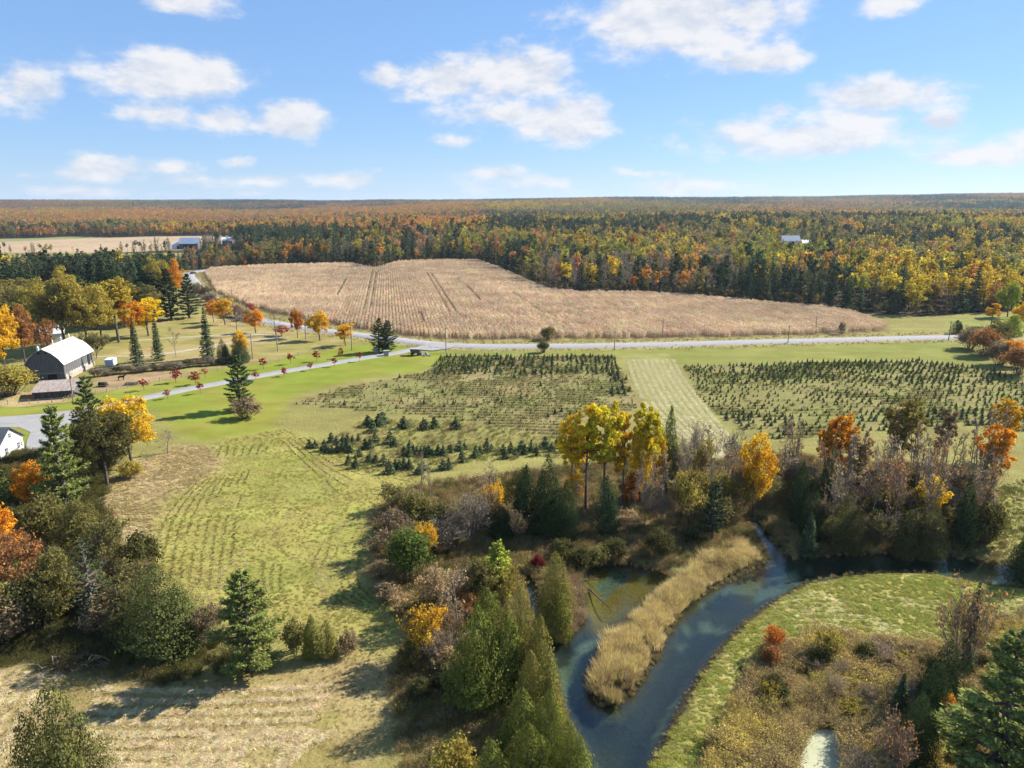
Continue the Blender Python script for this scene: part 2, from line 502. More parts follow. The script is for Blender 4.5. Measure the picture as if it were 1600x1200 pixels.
# ------------------------------------------------------------------ mesh helpers
class MB:
    """collects quads and triangles (with a value per face) and links them as one mesh"""
    def __init__(s):
        s.V = []; s.F = []; s.n = 0

    def add(s, V, F, mat=0, val=None, smooth=False):
        V = np.asarray(V, float).reshape(-1, 3); F = np.asarray(F, int)
        if len(F) == 0: return
        if val is None: val = np.full(len(F), .5)
        s.V.append(V); s.F.append((F + s.n, mat, np.broadcast_to(np.asarray(val, float), (len(F),)), smooth)); s.n += len(V)

    def quads(s, Q, mat=0, val=None):
        Q = np.asarray(Q, float)
        n = len(Q)
        s.add(Q.reshape(-1, 3), np.arange(n * 4).reshape(n, 4), mat, val)

    def tris(s, T, mat=0, val=None):
        T = np.asarray(T, float)
        n = len(T)
        s.add(T.reshape(-1, 3), np.arange(n * 3).reshape(n, 3), mat, val)

    def tube(s, path, rad, sides=5, mat=0, cap=False):
        P = np.asarray(path, float); n = len(P)
        r = np.broadcast_to(np.asarray(rad, float), (n,))
        T = np.gradient(P, axis=0); T /= np.linalg.norm(T, axis=1)[:, None] + 1e-9
        up = np.where(np.abs(T[:, 2:3]) > .9, np.array([[1., 0, 0]]), np.array([[0, 0, 1.]]))
        A = np.cross(T, up); A /= np.linalg.norm(A, axis=1)[:, None] + 1e-9
        B = np.cross(T, A)
        th = np.arange(sides) * 2 * math.pi / sides
        V = P[:, None] + r[:, None, None] * (np.cos(th)[None, :, None] * A[:, None] + np.sin(th)[None, :, None] * B[:, None])
        i = np.arange(n - 1)[:, None] * sides; j = np.arange(sides)[None]
        F = np.stack([i + j, i + (j + 1) % sides, i + sides + (j + 1) % sides, i + sides + j], -1).reshape(-1, 4)
        s.add(V.reshape(-1, 3), F, mat, None, True)
        if cap:
            for k in (0, n - 1):
                c = V[k]
                s.add(np.vstack([c, P[k]]), [[a, (a + 1) % sides, sides] for a in range(sides)], mat)

    def box(s, c, size, mat=0, rz=0.0, val=None):
        c = np.array(c, float); h = np.array(size, float) / 2
        K = np.array([[-1, -1, -1], [1, -1, -1], [1, 1, -1], [-1, 1, -1], [-1, -1, 1], [1, -1, 1], [1, 1, 1], [-1, 1, 1]]) * h
        if rz:
            cs, sn = math.cos(rz), math.sin(rz)
            K = np.stack([K[:, 0] * cs - K[:, 1] * sn, K[:, 0] * sn + K[:, 1] * cs, K[:, 2]], 1)
        s.add(K + c, [[0, 3, 2, 1], [4, 5, 6, 7], [0, 1, 5, 4], [1, 2, 6, 5], [2, 3, 7, 6], [3, 0, 4, 7]], mat, val)

    def mesh(s, name, mats):
        me = bpy.data.meshes.new(name)
        V = np.vstack(s.V).astype(np.float32)
        loops, sizes, mi, val, sm = [], [], [], [], []
        for F, m, v, smo in s.F:
            loops.append(F.ravel()); sizes.append(np.full(len(F), F.shape[1])); mi.append(np.full(len(F), m)); val.append(v); sm.append(np.full(len(F), smo))
        loops = np.concatenate(loops).astype(np.int32); sizes = np.concatenate(sizes).astype(np.int32)
        me.vertices.add(len(V)); me.vertices.foreach_set('co', V.ravel())
        me.loops.add(len(loops)); me.loops.foreach_set('vertex_index', loops)
        me.polygons.add(len(sizes))
        me.polygons.foreach_set('loop_start', np.concatenate([[0], np.cumsum(sizes)[:-1]]).astype(np.int32))
        me.polygons.foreach_set('material_index', np.concatenate(mi).astype(np.int32))
        me.polygons.foreach_set('use_smooth', np.concatenate(sm).astype(bool))
        a = me.attributes.new('v', 'FLOAT', 'FACE')
        a.data.foreach_set('value', np.concatenate(val).astype(np.float32))
        for m in (mats if isinstance(mats, (list, tuple)) else [mats]): me.materials.append(m)
        me.update(calc_edges=True)
        return me


def link(name, data, parent=None, loc=None, rz=None, scale=None, tint=None):
    o = bpy.data.objects.new(name, data)
    COL.objects.link(o)
    if parent is not None: o.parent = parent
    if loc is not None: o.location = loc
    if rz is not None: o.rotation_euler = (0, 0, rz)
    if scale is not None: o.scale = scale
    if tint is not None: o['tint'] = [float(t) for t in tint]
    return o


def tag(o, label=None, cat=None, group=None, kind=None):
    if label: o['label'] = label
    if cat: o['category'] = cat
    if group: o['group'] = group
    if kind: o['kind'] = kind
    return o


# ------------------------------------------------------------------ the ground, one sheet to the horizon
def axis(lo, hi, base, f_lo, f_hi, g):
    a = list(np.arange(f_lo, f_hi + 1e-6, base))
    s = base; x = a[-1]
    while x < hi:
        s += g * s; s = min(s, 220); x += s; a.append(x)
    b = []; s = base; x = a[0]
    while x > lo:
        s += g * 1.4 * s; s = min(s, 260); x -= s; b.append(x)
    return np.array(b[::-1] + a)


def build_ground():
    xs = axis(-9000, 9000, .8, -92, 100, .03)
    ys = axis(-3000, 12500, .8, 48, 190, .022)
    X, Y = np.meshgrid(xs, ys)
    X1, Y1 = X.ravel(), Y.ravel()
    Z = gz(X1, Y1)
    nx, ny = len(xs), len(ys)
    n = len(X1)
    col = np.empty((n, 3)); rough = np.full(n, .45)
    col[:] = (.205, .185, .06)
    mot = fbm(X1, Y1, 14, 40, 3)[:, None]
    col *= .85 + .3 * mot
    wob = (fbm(X1, Y1, 7, 21, 3) - .5) * 2

    def zone(poly, c, w=2.0, amp=2.5, rg=.45, c2=None, s2=8.0, far=False, k=1.0):
        lo = poly.min(0) - 12; hi = poly.max(0) + 12
        sel = (X1 > lo[0]) & (X1 < hi[0]) & (Y1 > lo[1]) & (Y1 < hi[1])
        if not sel.any(): return
        d = sdist(X1[sel], Y1[sel], poly) + wob[sel] * amp
        a = (sstep(w, -w, d) * k)[:, None]
        cc = np.array(c)[None]
        if c2 is not None:
            t = sstep(.35, .65, fbm(X1[sel], Y1[sel], s2, 77, 4))[:, None]
            cc = cc * (1 - t) + np.array(c2)[None] * t
        col[sel] = col[sel] * (1 - a) + cc * a
        rough[sel] = rough[sel] * (1 - a[:, 0]) + rg * a[:, 0]

    # open country far away, forest floor under the woods
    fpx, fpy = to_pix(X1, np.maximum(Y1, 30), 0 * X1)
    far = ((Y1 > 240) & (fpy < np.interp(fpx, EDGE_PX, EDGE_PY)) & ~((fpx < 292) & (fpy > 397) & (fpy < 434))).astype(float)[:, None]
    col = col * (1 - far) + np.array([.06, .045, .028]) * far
    zone(PASTURE, (0.28, 0.22, 0.095), 3, 4, .3, (0.22, 0.195, 0.062), 12)
    zone(VERGE, (0.19, 0.19, 0.05), 3, 2, .2, (0.165, 0.175, 0.042), 15)
    zone(PLANT_L, (0.175, 0.165, 0.06), 3, 2, .4, (0.22, 0.18, 0.078), 9)
    zone(PLANT_R, (0.17, 0.165, 0.056), 3, 2, .4, (0.2, 0.175, 0.066), 9)
    zone(LAWN, (0.165, 0.195, 0.028), 2.5, 1.5, .16, (0.2, 0.2, 0.038), 12)
    zone(MEADOW, (0.27, 0.24, 0.068), 3, 3, .26, (0.215, 0.215, 0.052), 9)
    zone(SLOPE, (0.36, 0.28, 0.145), 4, 5, .55, (0.3, 0.235, 0.1), 5)
    zone(HAYS, (0.235, 0.225, 0.08), 1.5, 1, .35, (0.2, 0.21, 0.06), 5)
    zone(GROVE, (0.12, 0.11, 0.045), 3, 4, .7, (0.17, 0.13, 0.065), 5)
    zone(LITTER, (0.2, 0.15, 0.07), 3, 4, .8, (0.25, 0.19, 0.08), 5)
    zone(STRAW, (0.28, 0.215, 0.095), 2.5, 2, .5, (0.23, 0.185, 0.065), 4)
    zone(MARSH, (0.25, 0.19, 0.075), 2, 3, .8, (0.3, 0.23, 0.07), 4)
    zone(BANK, (0.275, 0.255, 0.062), 1.2, 1.0, .36, (0.33, 0.285, 0.1), 6)
    zone(SPIT, (.22, .17, .07), 1, 1, .8)
    zone(SIDEGRASS, (0.28, 0.265, 0.085), 2, 2, .4)
    zone(YARDIRT, (0.31, 0.205, 0.12), 2, 2, .5, (0.25, 0.19, 0.095), 4)
    zone(PADDOCK, (0.38, 0.27, 0.15), 1.5, 1.5, .5, (0.29, 0.24, 0.105), 4)
    zone(ROADSIDE_R, (0.19, 0.2, 0.055), 3, 2, .25)
    zone(CORN, (.14, .095, .055), 2, 1.5, .5)
    zone(FARGREEN, (0.19, 0.2, 0.085), 8, 4, .2)
    zone(FARFIELD, (0.36, 0.265, 0.17), 6, 3, .25, (0.32, 0.24, 0.15), 60)
    rpl = np.column_stack([ROAD[:, 0], ROAD[:, 1]])
    # gravelly dry verge beside the road
    sel = (Y1 > 200) & (Y1 < 620) & (np.abs(X1) < 330)
    dm = np.full(sel.sum(), 1e9)
    for p in rpl: dm = np.minimum(dm, (X1[sel] - p[0]) ** 2 + (Y1[sel] - p[1]) ** 2)
    a = sstep(9.5, 5.5, np.sqrt(dm) + wob[sel])[:, None]
    col[sel] = col[sel] * (1 - a) + np.array([.26, .215, .10]) * a
    # creek bed: silt with pale weed streaks; wet dark edge
    sel = (Y1 < 200) & (np.abs(X1) < 130)
    d = sdist(X1[sel], Y1[sel], WATER)
    xs_, ys_ = X1[sel], Y1[sel]
    weed = sstep(.53, .61, fbm(xs_ * .9 - ys_ * .5, ys_ * .45 + xs_ * .25, 3.2, 91, 4))[:, None]
    silt = sstep(.4, .7, fbm(xs_, ys_, 9, 61, 3))[:, None]
    bed = np.array([.022, .031, .030]) * (1 - silt) + np.array([.040, .045, .028]) * silt
    pond_side = sstep(1.5, -2.5, sdist(xs_, ys_, GP([(900, 876), (1058, 886), (1045, 920), (985, 965), (935, 985), (900, 960)], -.5)))[:, None]
    bed = bed * (1 - pond_side * .9) + np.array([.17, .125, .022]) * pond_side * .9
    bed = bed * (1 - weed) + np.array([.095, .125, .085]) * weed
    a = sstep(-.2, -1.2, d)[:, None]
    cs = col[sel]
    wet = (sstep(1.6, .3, d) * sstep(-2.0, -.2, d))[:, None]
    cs = cs * (1 - wet) + np.array([.045, .037, .022]) * wet
    cs = cs * (1 - a) + bed * a
    col[sel] = cs
    me = bpy.data.meshes.new('ground')
    me.vertices.add(n)
    me.vertices.foreach_set('co', np.column_stack([X1, Y1, Z]).astype(np.float32).ravel())
    i = (np.arange(ny - 1)[:, None] * nx + np.arange(nx - 1)[None]).ravel()
    F = np.stack([i, i + 1, i + nx + 1, i + nx], 1).astype(np.int32)
    me.loops.add(F.size); me.loops.foreach_set('vertex_index', F.ravel())
    me.polygons.add(len(F)); me.polygons.foreach_set('loop_start', (np.arange(len(F)) * 4).astype(np.int32))
    me.polygons.foreach_set('use_smooth', np.ones(len(F), bool))
    a = me.attributes.new('cover', 'FLOAT_COLOR', 'POINT')
    a.data.foreach_set('color', np.column_stack([col, np.ones(n)]).astype(np.float32).ravel())
    a = me.attributes.new('rough', 'FLOAT', 'POINT')
    a.data.foreach_set('value', rough.astype(np.float32))
    me.materials.append(M_GROUND)
    me.update(calc_edges=True)
    tag(link('ground', me), 'rolling farmland of mown fields, pasture and forest floor', kind='structure')


build_ground()


def sheet(name, poly, z, mat, label):
    bm_v = [(p[0], p[1], z) for p in poly]
    me = bpy.data.meshes.new(name)
    me.from_pydata(bm_v, [], [list(range(len(bm_v)))])
    me.materials.append(mat)
    me.update()
    tag(link(name, me), label, kind='structure')


def offset_water():
    # one sheet a little larger than the channel: the banks cut its edge
    lo = WATER.min(0) - 3; hi = WATER.max(0) + 3
    m = MB()
    xs = np.arange(lo[0], hi[0], 1.5); ys = np.arange(lo[1], hi[1], 1.5)
    X, Y = np.meshgrid(xs, ys)
    d = sdist(X.ravel(), Y.ravel(), WATER)
    keep = d < 2.2
    x, y = X.ravel()[keep], Y.ravel()[keep]
    Q = np.stack([np.stack([x, y], 1), np.stack([x + 1.5, y], 1), np.stack([x + 1.5, y + 1.5], 1), np.stack([x, y + 1.5], 1)], 1)
    m.quads(np.concatenate([Q, np.full((len(Q), 4, 1), -.46)], 2))
    tag(link('creek', m.mesh('creek', M_WATER)), 'clear shallow creek winding past a reed spit into a small pond', kind='structure')


offset_water()
sheet('pond', POND + (POND - POND.mean(0)) * .25, -.50, M_SCUM, 'small pale pond covered in dry scum among weeds')
sheet('pool', POOL + (POOL - POOL.mean(0)) * .25, -.50, M_WATER, 'small bright pool between the pines at the corner')


def ribbon(name, path, width, mat, label, lift=.06, taper=0.0):
    P = np.asarray(path)
    T = np.gradient(P, axis=0); T /= np.linalg.norm(T, axis=1)[:, None]
    Nn = np.column_stack([-T[:, 1], T[:, 0]])
    wv = width / 2 * (1 + .06 * (vnoise(P[:, 0], P[:, 1], 6, 3) - .5))
    m = MB(); cols = []
    for k, dz in ((-1, -.35), (-.86, 0), (0, .07), (.86, 0), (1, -.35)):
        q = P + Nn * (wv * k)[:, None]
        cols.append(np.column_stack([q, gz(q[:, 0], q[:, 1]) + lift + dz]))
    V = np.stack(cols, 1); n = len(P)
    i = np.arange(n - 1)[:, None] * 5; j = np.arange(4)[None]
    F = np.stack([i + j, i + j + 1, i + 5 + j + 1, i + 5 + j], -1).reshape(-1, 4)
    m.add(V.reshape(-1, 3), F[:, ::-1], 0, None, True)
    tag(link(name, m.mesh(name, mat)), label, kind='structure')


ribbon('road', ROAD, 8.0, M_ROAD, 'pale country road bending between the corn field and the farm', .18)
ribbon('driveway', DRIVE, 5.2, M_DRIVE, 'grey gravel driveway from the road past young red maples', .12)
for tr in TRACKS:
    ribbon('farm_track', tr, 3.0, M_TRACK, 'narrow worn farm track across the dry pasture', .10)
sheet('farm_yard', YARD, .14, M_DRIVE, 'grey gravel farm yard beside the white house')
for w_poly in (GP([(648, 547), (668, 536.5), (720, 537), (704, 545), (676, 549)]),):
    sheet('road_junction', w_poly, .27, M_DRIVE, 'gravel apron where the driveway meets the road')

# ------------------------------------------------------------------ plants: shapes
def rdir(n, r=rng):
    d = r.normal(size=(n, 3)); return d / np.linalg.norm(d, axis=1)[:, None]


def leaves(mb, P, Nn, size, mat=0, aspect=.62, up=None, r=rng, val=None):
    """diamond leaf sprays: P centres, Nn facing, size half-length"""
    n = len(P)
    Nn = Nn / (np.linalg.norm(Nn, axis=1)[:, None] + 1e-9)
    a = rdir(n, r) if up is None else up + rdir(n, r) * .45
    t = np.cross(Nn, np.cross(a, Nn)); t /= np.linalg.norm(t, axis=1)[:, None] + 1e-9
    b = np.cross(Nn, t)
    s = (np.broadcast_to(size, (n,)) * r.uniform(.65, 1.35, n))[:, None]
    Q = np.stack([P + t * s, P + b * s * aspect, P - t * s, P - b * s * aspect], 1)
    mb.quads(Q, mat, r.random(n) if val is None else val)


def limb(mb, a, b, r0, r1, bend=.12, n=5, sides=5, mat=0, r=rng):
    a = np.array(a, float); b = np.array(b, float)
    t = np.linspace(0, 1, n)[:, None]
    L = np.linalg.norm(b - a)
    off = rdir(1, r)[0] * L * bend
    P = a + (b - a) * t + off * np.sin(t * math.pi) + np.array([0, 0, L * .06]) * np.sin(t * math.pi)
    mb.tube(P, np.linspace(r0, r1, n), sides, mat)
    return P


def broadleaf(seed, h=12., w=9., base=.28, nl=5200, ls=.20, lobes=16, fill=.62, trunk=.24, stems=1, narrow=1.0, gap=0.0, stretch=1.0):
    """trunk with limbs, crown of leaf sprays gathered in uneven lobes"""
    r = np.random.default_rng(seed)
    T, C = MB(), MB()
    cz = h * (base + 1) / 2; hz = h * (1 - base) / 2
    ctr = []
    for k in range(lobes):
        for _ in range(40):
            p = r.uniform(-1, 1, 3)
            if np.linalg.norm(p) < 1 and (k < 3 or min(np.linalg.norm((p - q)) for q in ctr) > .38): break
        ctr.append(p)
    ctr = np.array(ctr)
    c3 = ctr * np.array([w * .36, w * .36, hz * .72]) + np.array([0, 0, cz])
    sh = 1 - .35 * np.clip((c3[:, 2] - cz) / hz, 0, 1)
    c3[:, :2] *= sh[:, None]
    lr = r.uniform(.15, .25, lobes) * w * narrow
    for st in range(stems):
        off = r.normal(size=3) * (.35 if stems > 1 else 0.02) * (w * .12); off[2] = 0
        top = np.array([r.normal() * .04 * w, r.normal() * .04 * w, h * .82]) + off * 2
        P = limb(T, off, top, trunk / (stems ** .4), trunk * .18, .03, 8, 7, 0, r)
    for k in range(lobes):
        z0 = max(h * base * .75, min(c3[k, 2] - w * .22, h * .72))
        i = np.argmin(np.abs(P[:, 2] - z0))
        limb(T, P[i], c3[k], trunk * .34, trunk * .08, .1, 5, 4, 0, r)
        for _ in range(3):
            limb(T, c3[k] * .6 + P[i] * .4, c3[k] + rdir(1, r)[0] * lr[k] * .8, trunk * .12, trunk * .03, .1, 3, 3, 0, r)
    sub_c, sub_r = [], []
    for k in range(lobes):
        for d in rdir(5, r):
            sub_c.append(c3[k] + d * lr[k] * r.uniform(.45, .95) * np.array([1, 1, stretch])); sub_r.append(lr[k] * r.uniform(.34, .62))
    c3 = np.array(sub_c); lr = np.array(sub_r); lobes = len(lr)
    wgt = lr ** 2; cnt = (nl * wgt / wgt.sum()).astype(int)
    for k in range(lobes):
        n = cnt[k]
        d = rdir(n, r)
        # each lobe is itself lumpy
        bump = np.zeros(n)
        for q in rdir(5, r): bump = np.maximum(bump, (d @ q))
        rad = lr[k] * (fill + (1.06 - fill) * r.random(n)) * (.72 + .36 * sstep(.6, .95, bump))
        p = c3[k] + d * rad[:, None] * np.array([1, 1, .85])
        if gap:
            keep = r.random(n) > gap * (1 - sstep(.62, .9, bump)); p, d = p[keep], d[keep]
        leaves(C, p, d * .75 + rdir(len(p), r) * .7 + np.array([0, 0, .25]), ls, 0, .66, None, r)
    return T, C


def pine(seed, h=14., w=8.5, nn=44, size=.26, base=.16, fork=False):
    """white pine: whorls of long, upswept, plumed branches with gaps between"""
    r = np.random.default_rng(seed)
    T, C = MB(), MB()
    lean = r.normal(size=2) * .02 * h
    zz = np.linspace(0, 1, 10)
    P = np.column_stack([lean[0] * zz ** 2, lean[1] * zz ** 2, zz * h])
    T.tube(P, .02 * h * (1 - zz) ** .8 + .025, 7)
    z = base
    while z < .985:
        nb = r.integers(4, 7)
        a0 = r.uniform(0, 6.28)
        t = (z - base) / (1 - base)
        prof = (min(1, .55 + 1.6 * t) if t < .3 else 1) * (1 - t) ** .72 + .05
        for b in range(nb):
            L = w / 2 * prof * r.uniform(.55, 1.18)
            if r.random() < .1 and t < .8: L *= .45
            az = a0 + b * 6.283 / nb + r.normal() * .25
            d = np.array([math.cos(az), math.sin(az), 0])
            p0 = np.array([lean[0] * z * z, lean[1] * z * z, z * h])
            rise = (.05 + .55 * t) * L + r.normal() * .05 * L
            s = np.linspace(0, 1, 5)[:, None]
            path = p0 + d * L * s + np.array([0, 0, 1.]) * rise * (s ** 1.6) - np.array([0, 0, .06 * L]) * np.sin(s * 3.14)
            T.tube(path, np.linspace(.014 * h * prof + .012, .012, 5), 4)
            n = int(nn * (.35 + L / (w / 2)))
            q = r.beta(1.7, 1.0, n)
            q = .2 + .83 * q
            side = np.cross(d, [0, 0, 1.])
            # plumes: needles gather along a few side twigs
            tw = r.integers(0, 9, n) / 9.0
            q = .6 * (.25 + .75 * tw) + .4 * q
            lat = r.normal(size=n) * .17 * L * (1.15 - q * .7)
            pos = p0 + d * (L * q)[:, None] + side * lat[:, None] + np.array([0, 0, 1.]) * (rise * q ** 1.6 - .06 * L * np.sin(q * 3.14) + np.abs(lat) * .22 + r.normal(size=n) * .05 * h / 14 * 2.2)[:, None]
            nv = np.array([0, 0, 1.]) + rdir(n, r) * .75
            leaves(C, pos, nv, size, 0, .42, d[None] + np.sign(lat)[:, None] * side * .6, r)
        z += r.uniform(.038, .068)
    return T, C


def spruce(seed, h=12., w=4.2, nn=34, size=.22, base=.04, dens=.033):
    r = np.random.default_rng(seed)
    T, C = MB(), MB()
    T.tube([(0, 0, 0), (0, 0, h * .5), (0, 0, h)], [.018 * h, .011 * h, .01], 6)
    z = base
    while z < .99:
        t = (z - base) / (1 - base)
        nb = 6 if t < .8 else 4
        a0 = r.uniform(0, 6.28)
        for b in range(nb):
            L = w / 2 * ((1 - t) ** .85 + .03) * r.uniform(.7, 1.15)
            az = a0 + b * 6.283 / nb + r.normal() * .2
            d = np.array([math.cos(az), math.sin(az), 0]); side = np.array([-d[1], d[0], 0])
            n = int(nn * (.25 + L / (w / 2) * .8))
            q = r.random(n) ** .7
            lat = r.normal(size=n) * .16 * L * (1.1 - q * .5)
            dz = (-.28 + .5 * t) * L * q + .08 * L * q ** 3
            pos = np.array([0, 0, z * h]) + d * (L * q)[:, None] + side * lat[:, None] + np.array([0, 0, 1.]) * (dz - np.abs(lat) * .3 - r.random(n) * .12)[:, None]
            leaves(C, pos, np.array([0, 0, .8]) + d * .45 + rdir(n, r) * .55, size, 0, .5, d[None] + 0 * lat[:, None], r)
        z += dens * r.uniform(.8, 1.2)
    return T, C


def cedar(seed, h=9., w=4., nl=6200, size=.17, lead=1):
    """dense arborvitae: flame outline of upright sprays, lumpy, a few leaders"""
    r = np.random.default_rng(seed)
    T, C = MB(), MB()
    T.tube([(0, 0, 0), (0, 0, h * .9)], [.02 * h, .01], 6)
    leads = [(0, 0, 1.0, 1.0)]
    for k in range(lead - 1):
        a = r.uniform(0, 6.28); leads.append((math.cos(a) * w * .23, math.sin(a) * w * .23, r.uniform(.5, .93), r.uniform(.45, .72)))
    tot = sum(l[2] * l[3] for l in leads)
    for (ox, oy, hs, ws) in leads:
        n = int(nl * hs * ws / tot)
        t = r.random(n * 3)
        prof = (1 - t ** 1.7) ** .8 * (.72 + .28 * sstep(0, .22, t))
        k = np.where(r.random(n * 3) < prof + .03)[0][:n]
        t, prof = t[k], prof[k]; n = len(t)
        th = r.uniform(0, 6.283, n)
        lump = vnoise(np.cos(th) * 2.2 + 9 + seed, np.sin(th) * 2.2 + t * 9 + 5, .8, seed)
        lump2 = vnoise(np.cos(th) * 4 + 20, np.sin(th) * 4 + t * 20, .8, seed + 5)
        inn = np.where(r.random(n) < .22, r.uniform(.3, .8, n), r.uniform(.86, 1.06, n))
        rad = w / 2 * ws * prof * (.50 + .56 * lump + .36 * lump2) * inn
        kp = r.random(n) < .25 + .9 * (lump * .5 + lump2 * .6)
        rad, th, t, n = rad[kp], th[kp], t[kp], int(kp.sum())
        P = np.column_stack([ox + np.cos(th) * rad, oy + np.sin(th) * rad, t * h * hs + .03 * h])
        Nn = np.column_stack([np.cos(th), np.sin(th), np.full(n, .25)]) + rdir(n, r) * .55
        P = P + np.where(r.random(n) < .18, r.uniform(0, .28, n), 0)[:, None] * np.column_stack([np.cos(th), np.sin(th), np.full(n, .8)])
        leaves(C, P, Nn, size, 0, .5, np.array([[0, 0, 1.]]) + np.column_stack([np.cos(th), np.sin(th), 0 * th]) * .4, r)
    return T, C


def bare(seed, h=12., w=6., nleaf=300, twig=.02, stems=1, low=.25, spread=.5, ls=.14):
    """leafless tree: trunk, limbs, twigs, a few leaves left"""
    r = np.random.default_rng(seed)
    T, C = MB(), MB()
    ends = []

    def grow(p, d, L, rad, lev):
        n = 4 if lev < 3 else 3
        t = np.linspace(0, 1, n)[:, None]
        d2 = d + rdir(1, r)[0] * .22 + np.array([0, 0, .12]); d2 /= np.linalg.norm(d2)
        path = p + d * L * t * (1 - t * .5) + d2 * L * t * t * .5
        T.tube(path, np.linspace(rad, rad * .5, n), 5 if lev == 0 else 3)
        e = path[-1]
        if lev >= 2:
            ends.append(e); ends.append(path[n // 2])
        if lev == 3: return
        k = (9, 5, 4)[lev]
        for i in range(k):
            s = low + (1 - low) * (i + r.random()) / k if lev == 0 else r.uniform(.3, 1)
            i0 = min(int(s * (n - 1)), n - 2); f = s * (n - 1) - i0
            q = path[i0] * (1 - f) + path[i0 + 1] * f
            a = r.uniform(0, 6.28)
            out = np.array([math.cos(a), math.sin(a), 0.]) * spread * (1 + .5 * r.random()) + d * .75 + np.array([0, 0, .15])
            out /= np.linalg.norm(out)
            Ls = (w * .55 * (1.15 - .55 * s)) if lev == 0 else L * r.uniform(.4, .62)
            grow(q, out, Ls, max(rad * (.42 if lev == 0 else .5), twig), lev + 1)
    for s in range(stems):
        a = r.uniform(0, 6.28); sp = .0 if stems == 1 else .28
        d = np.array([math.cos(a) * sp, math.sin(a) * sp, 1.]); d /= np.linalg.norm(d)
        grow(np.array([math.cos(a), math.sin(a), 0]) * (.15 if stems > 1 else 0), d, h * (.86 if stems == 1 else r.uniform(.6, .85)), .008 * h / stems ** .35 + .02, 0)
    E = np.array(ends)
    if nleaf:
        p = E[r.integers(0, len(E), nleaf)] + r.normal(size=(nleaf, 3)) * .16
        leaves(C, p, rdir(nleaf, r) + np.array([0, 0, .3]), ls, 0, .7, None, r)
    return T, C


def shrub(seed, h=3., w=4., nl=2600, ls=.13, stems=22, dens=.75, twig=.02):
    """many-stemmed bush, ragged dome of sprays on twigs"""
    r = np.random.default_rng(seed)
    T, C = MB(), MB()
    tips = []
    for k in range(stems):
        a = r.uniform(0, 6.28); q = math.sqrt(r.random()) * .95
        tip = np.array([math.cos(a) * q * w / 2, math.sin(a) * q * w / 2, h * (1 - .5 * q * q) * r.uniform(.72, 1.1)])
        b0 = tip * np.array([.25, .25, 0])
        P = limb(T, b0, tip, twig * 1.6, twig * .5, .1, 4, 3, 0, r)
        for j in range(3):
            e = P[2] + rdir(1, r)[0] * w * .16 + np.array([0, 0, .15 * h]); limb(T, P[2], e, twig * .8, twig * .3, .1, 3, 3, 0, r); tips.append(e)
        tips += [P[-1], P[2], P[-1]]
    tips = np.array(tips)
    n = nl
    p = tips[r.integers(0, len(tips), n)] + r.normal(size=(n, 3)) * np.array([w, w, h]) * .066
    p[:, 2] = np.abs(p[:, 2]) + .03
    d = p - np.array([0, 0, h * .3]); d /= np.linalg.norm(d, axis=1)[:, None]
    leaves(C, p, d * .6 + rdir(n, r) * .8 + np.array([0, 0, .25]), ls, 0, .6, None, r)
    return T, C


def merged(TC, mats, name):
    """trunk and foliage as one mesh, for trees too small in the picture to show their parts"""
    T, C = TC
    m = MB()
    for s, k in ((T, 0), (C, 1)):
        off = m.n
        for V in s.V: m.V.append(V)
        m.n += s.n
        for F, _, v, sm in s.F: m.F.append((F + off, k, v, sm))
    return m.mesh(name, mats)


def pair(TC, bark, leafm, nm):
    T, C = TC
    return (T.mesh(nm + '_trunk', bark), C.mesh(nm + '_crown', leafm) if C.n else None)


# kind -> (list of (trunk mesh, crown mesh)), natural height, natural width
KIND = {}


def kind(k, gen, n, h, w, bark, leafm, **kw):
    KIND[k] = ([pair(gen(100 * len(KIND) + i + 11, h=h, w=w, **kw), bark, leafm, k) for i in range(n)], h, w)


kind('maple', broadleaf, 3, 12., 9., M_BARK, M_LEAF, nl=9000, ls=.17, lobes=18, base=.2)
kind('poplar', broadleaf, 3, 19., 8., M_BARK, M_LEAF, base=.30, nl=10000, ls=.19, lobes=24, trunk=.24, narrow=.72, gap=.4, stretch=1.5)
kind('oak', broadleaf, 2, 13., 9., M_BARK, M_LEAF, base=.2, nl=9000, ls=.16, gap=.35, lobes=20)
kind('sapling', broadleaf, 2, 4.6, 2.8, M_BARK, M_LEAF, base=.24, nl=700, ls=.13, lobes=9, trunk=.06)
kind('pine', pine, 3, 14., 8.5, M_BARK, M_NEEDLE, nn=100, size=.24, base=.1)
kind('big_pine', pine, 2, 14., 8.5, M_BARK, M_NEEDLE, nn=300, size=.15, base=.08)
kind('thin_pine', pine, 2, 14., 7., M_BARK, M_NEEDLE, nn=56, base=.2)
kind('spruce', spruce, 2, 12., 4.4, M_BARK, M_NEEDLE)
kind('cedar', cedar, 4, 9., 4., M_BARK, M_NEEDLE, nl=13000, size=.105, lead=3)
kind('cedar_clump', cedar, 3, 9., 5.5, M_BARK, M_NEEDLE, nl=30000, size=.085, lead=6)
kind('bare', bare, 4, 12., 6., M_PALEBARK, M_LEAF, nleaf=260)
kind('bare_pole', bare, 3, 14., 3.2, M_PALEBARK, M_LEAF, nleaf=120, low=.45, spread=.35)
kind('bare_clump', bare, 3, 7., 6., M_PALEBARK, M_LEAF, nleaf=700, stems=5, low=.2, spread=.6, ls=.13)
kind('leafy_clump', bare, 3, 7., 6., M_BARK, M_LEAF, nleaf=2600, stems=4, low=.15, spread=.6, ls=.15)
kind('shrub', shrub, 4, 3., 4., M_BARK, M_LEAF)
kind('round_shrub', shrub, 3, 4.6, 4.6, M_BARK, M_LEAF, nl=5200, ls=.13, stems=44)
kind('dead_pine', pine, 1, 12., 7., M_BARK, M_NEEDLE, nn=7, base=.2)

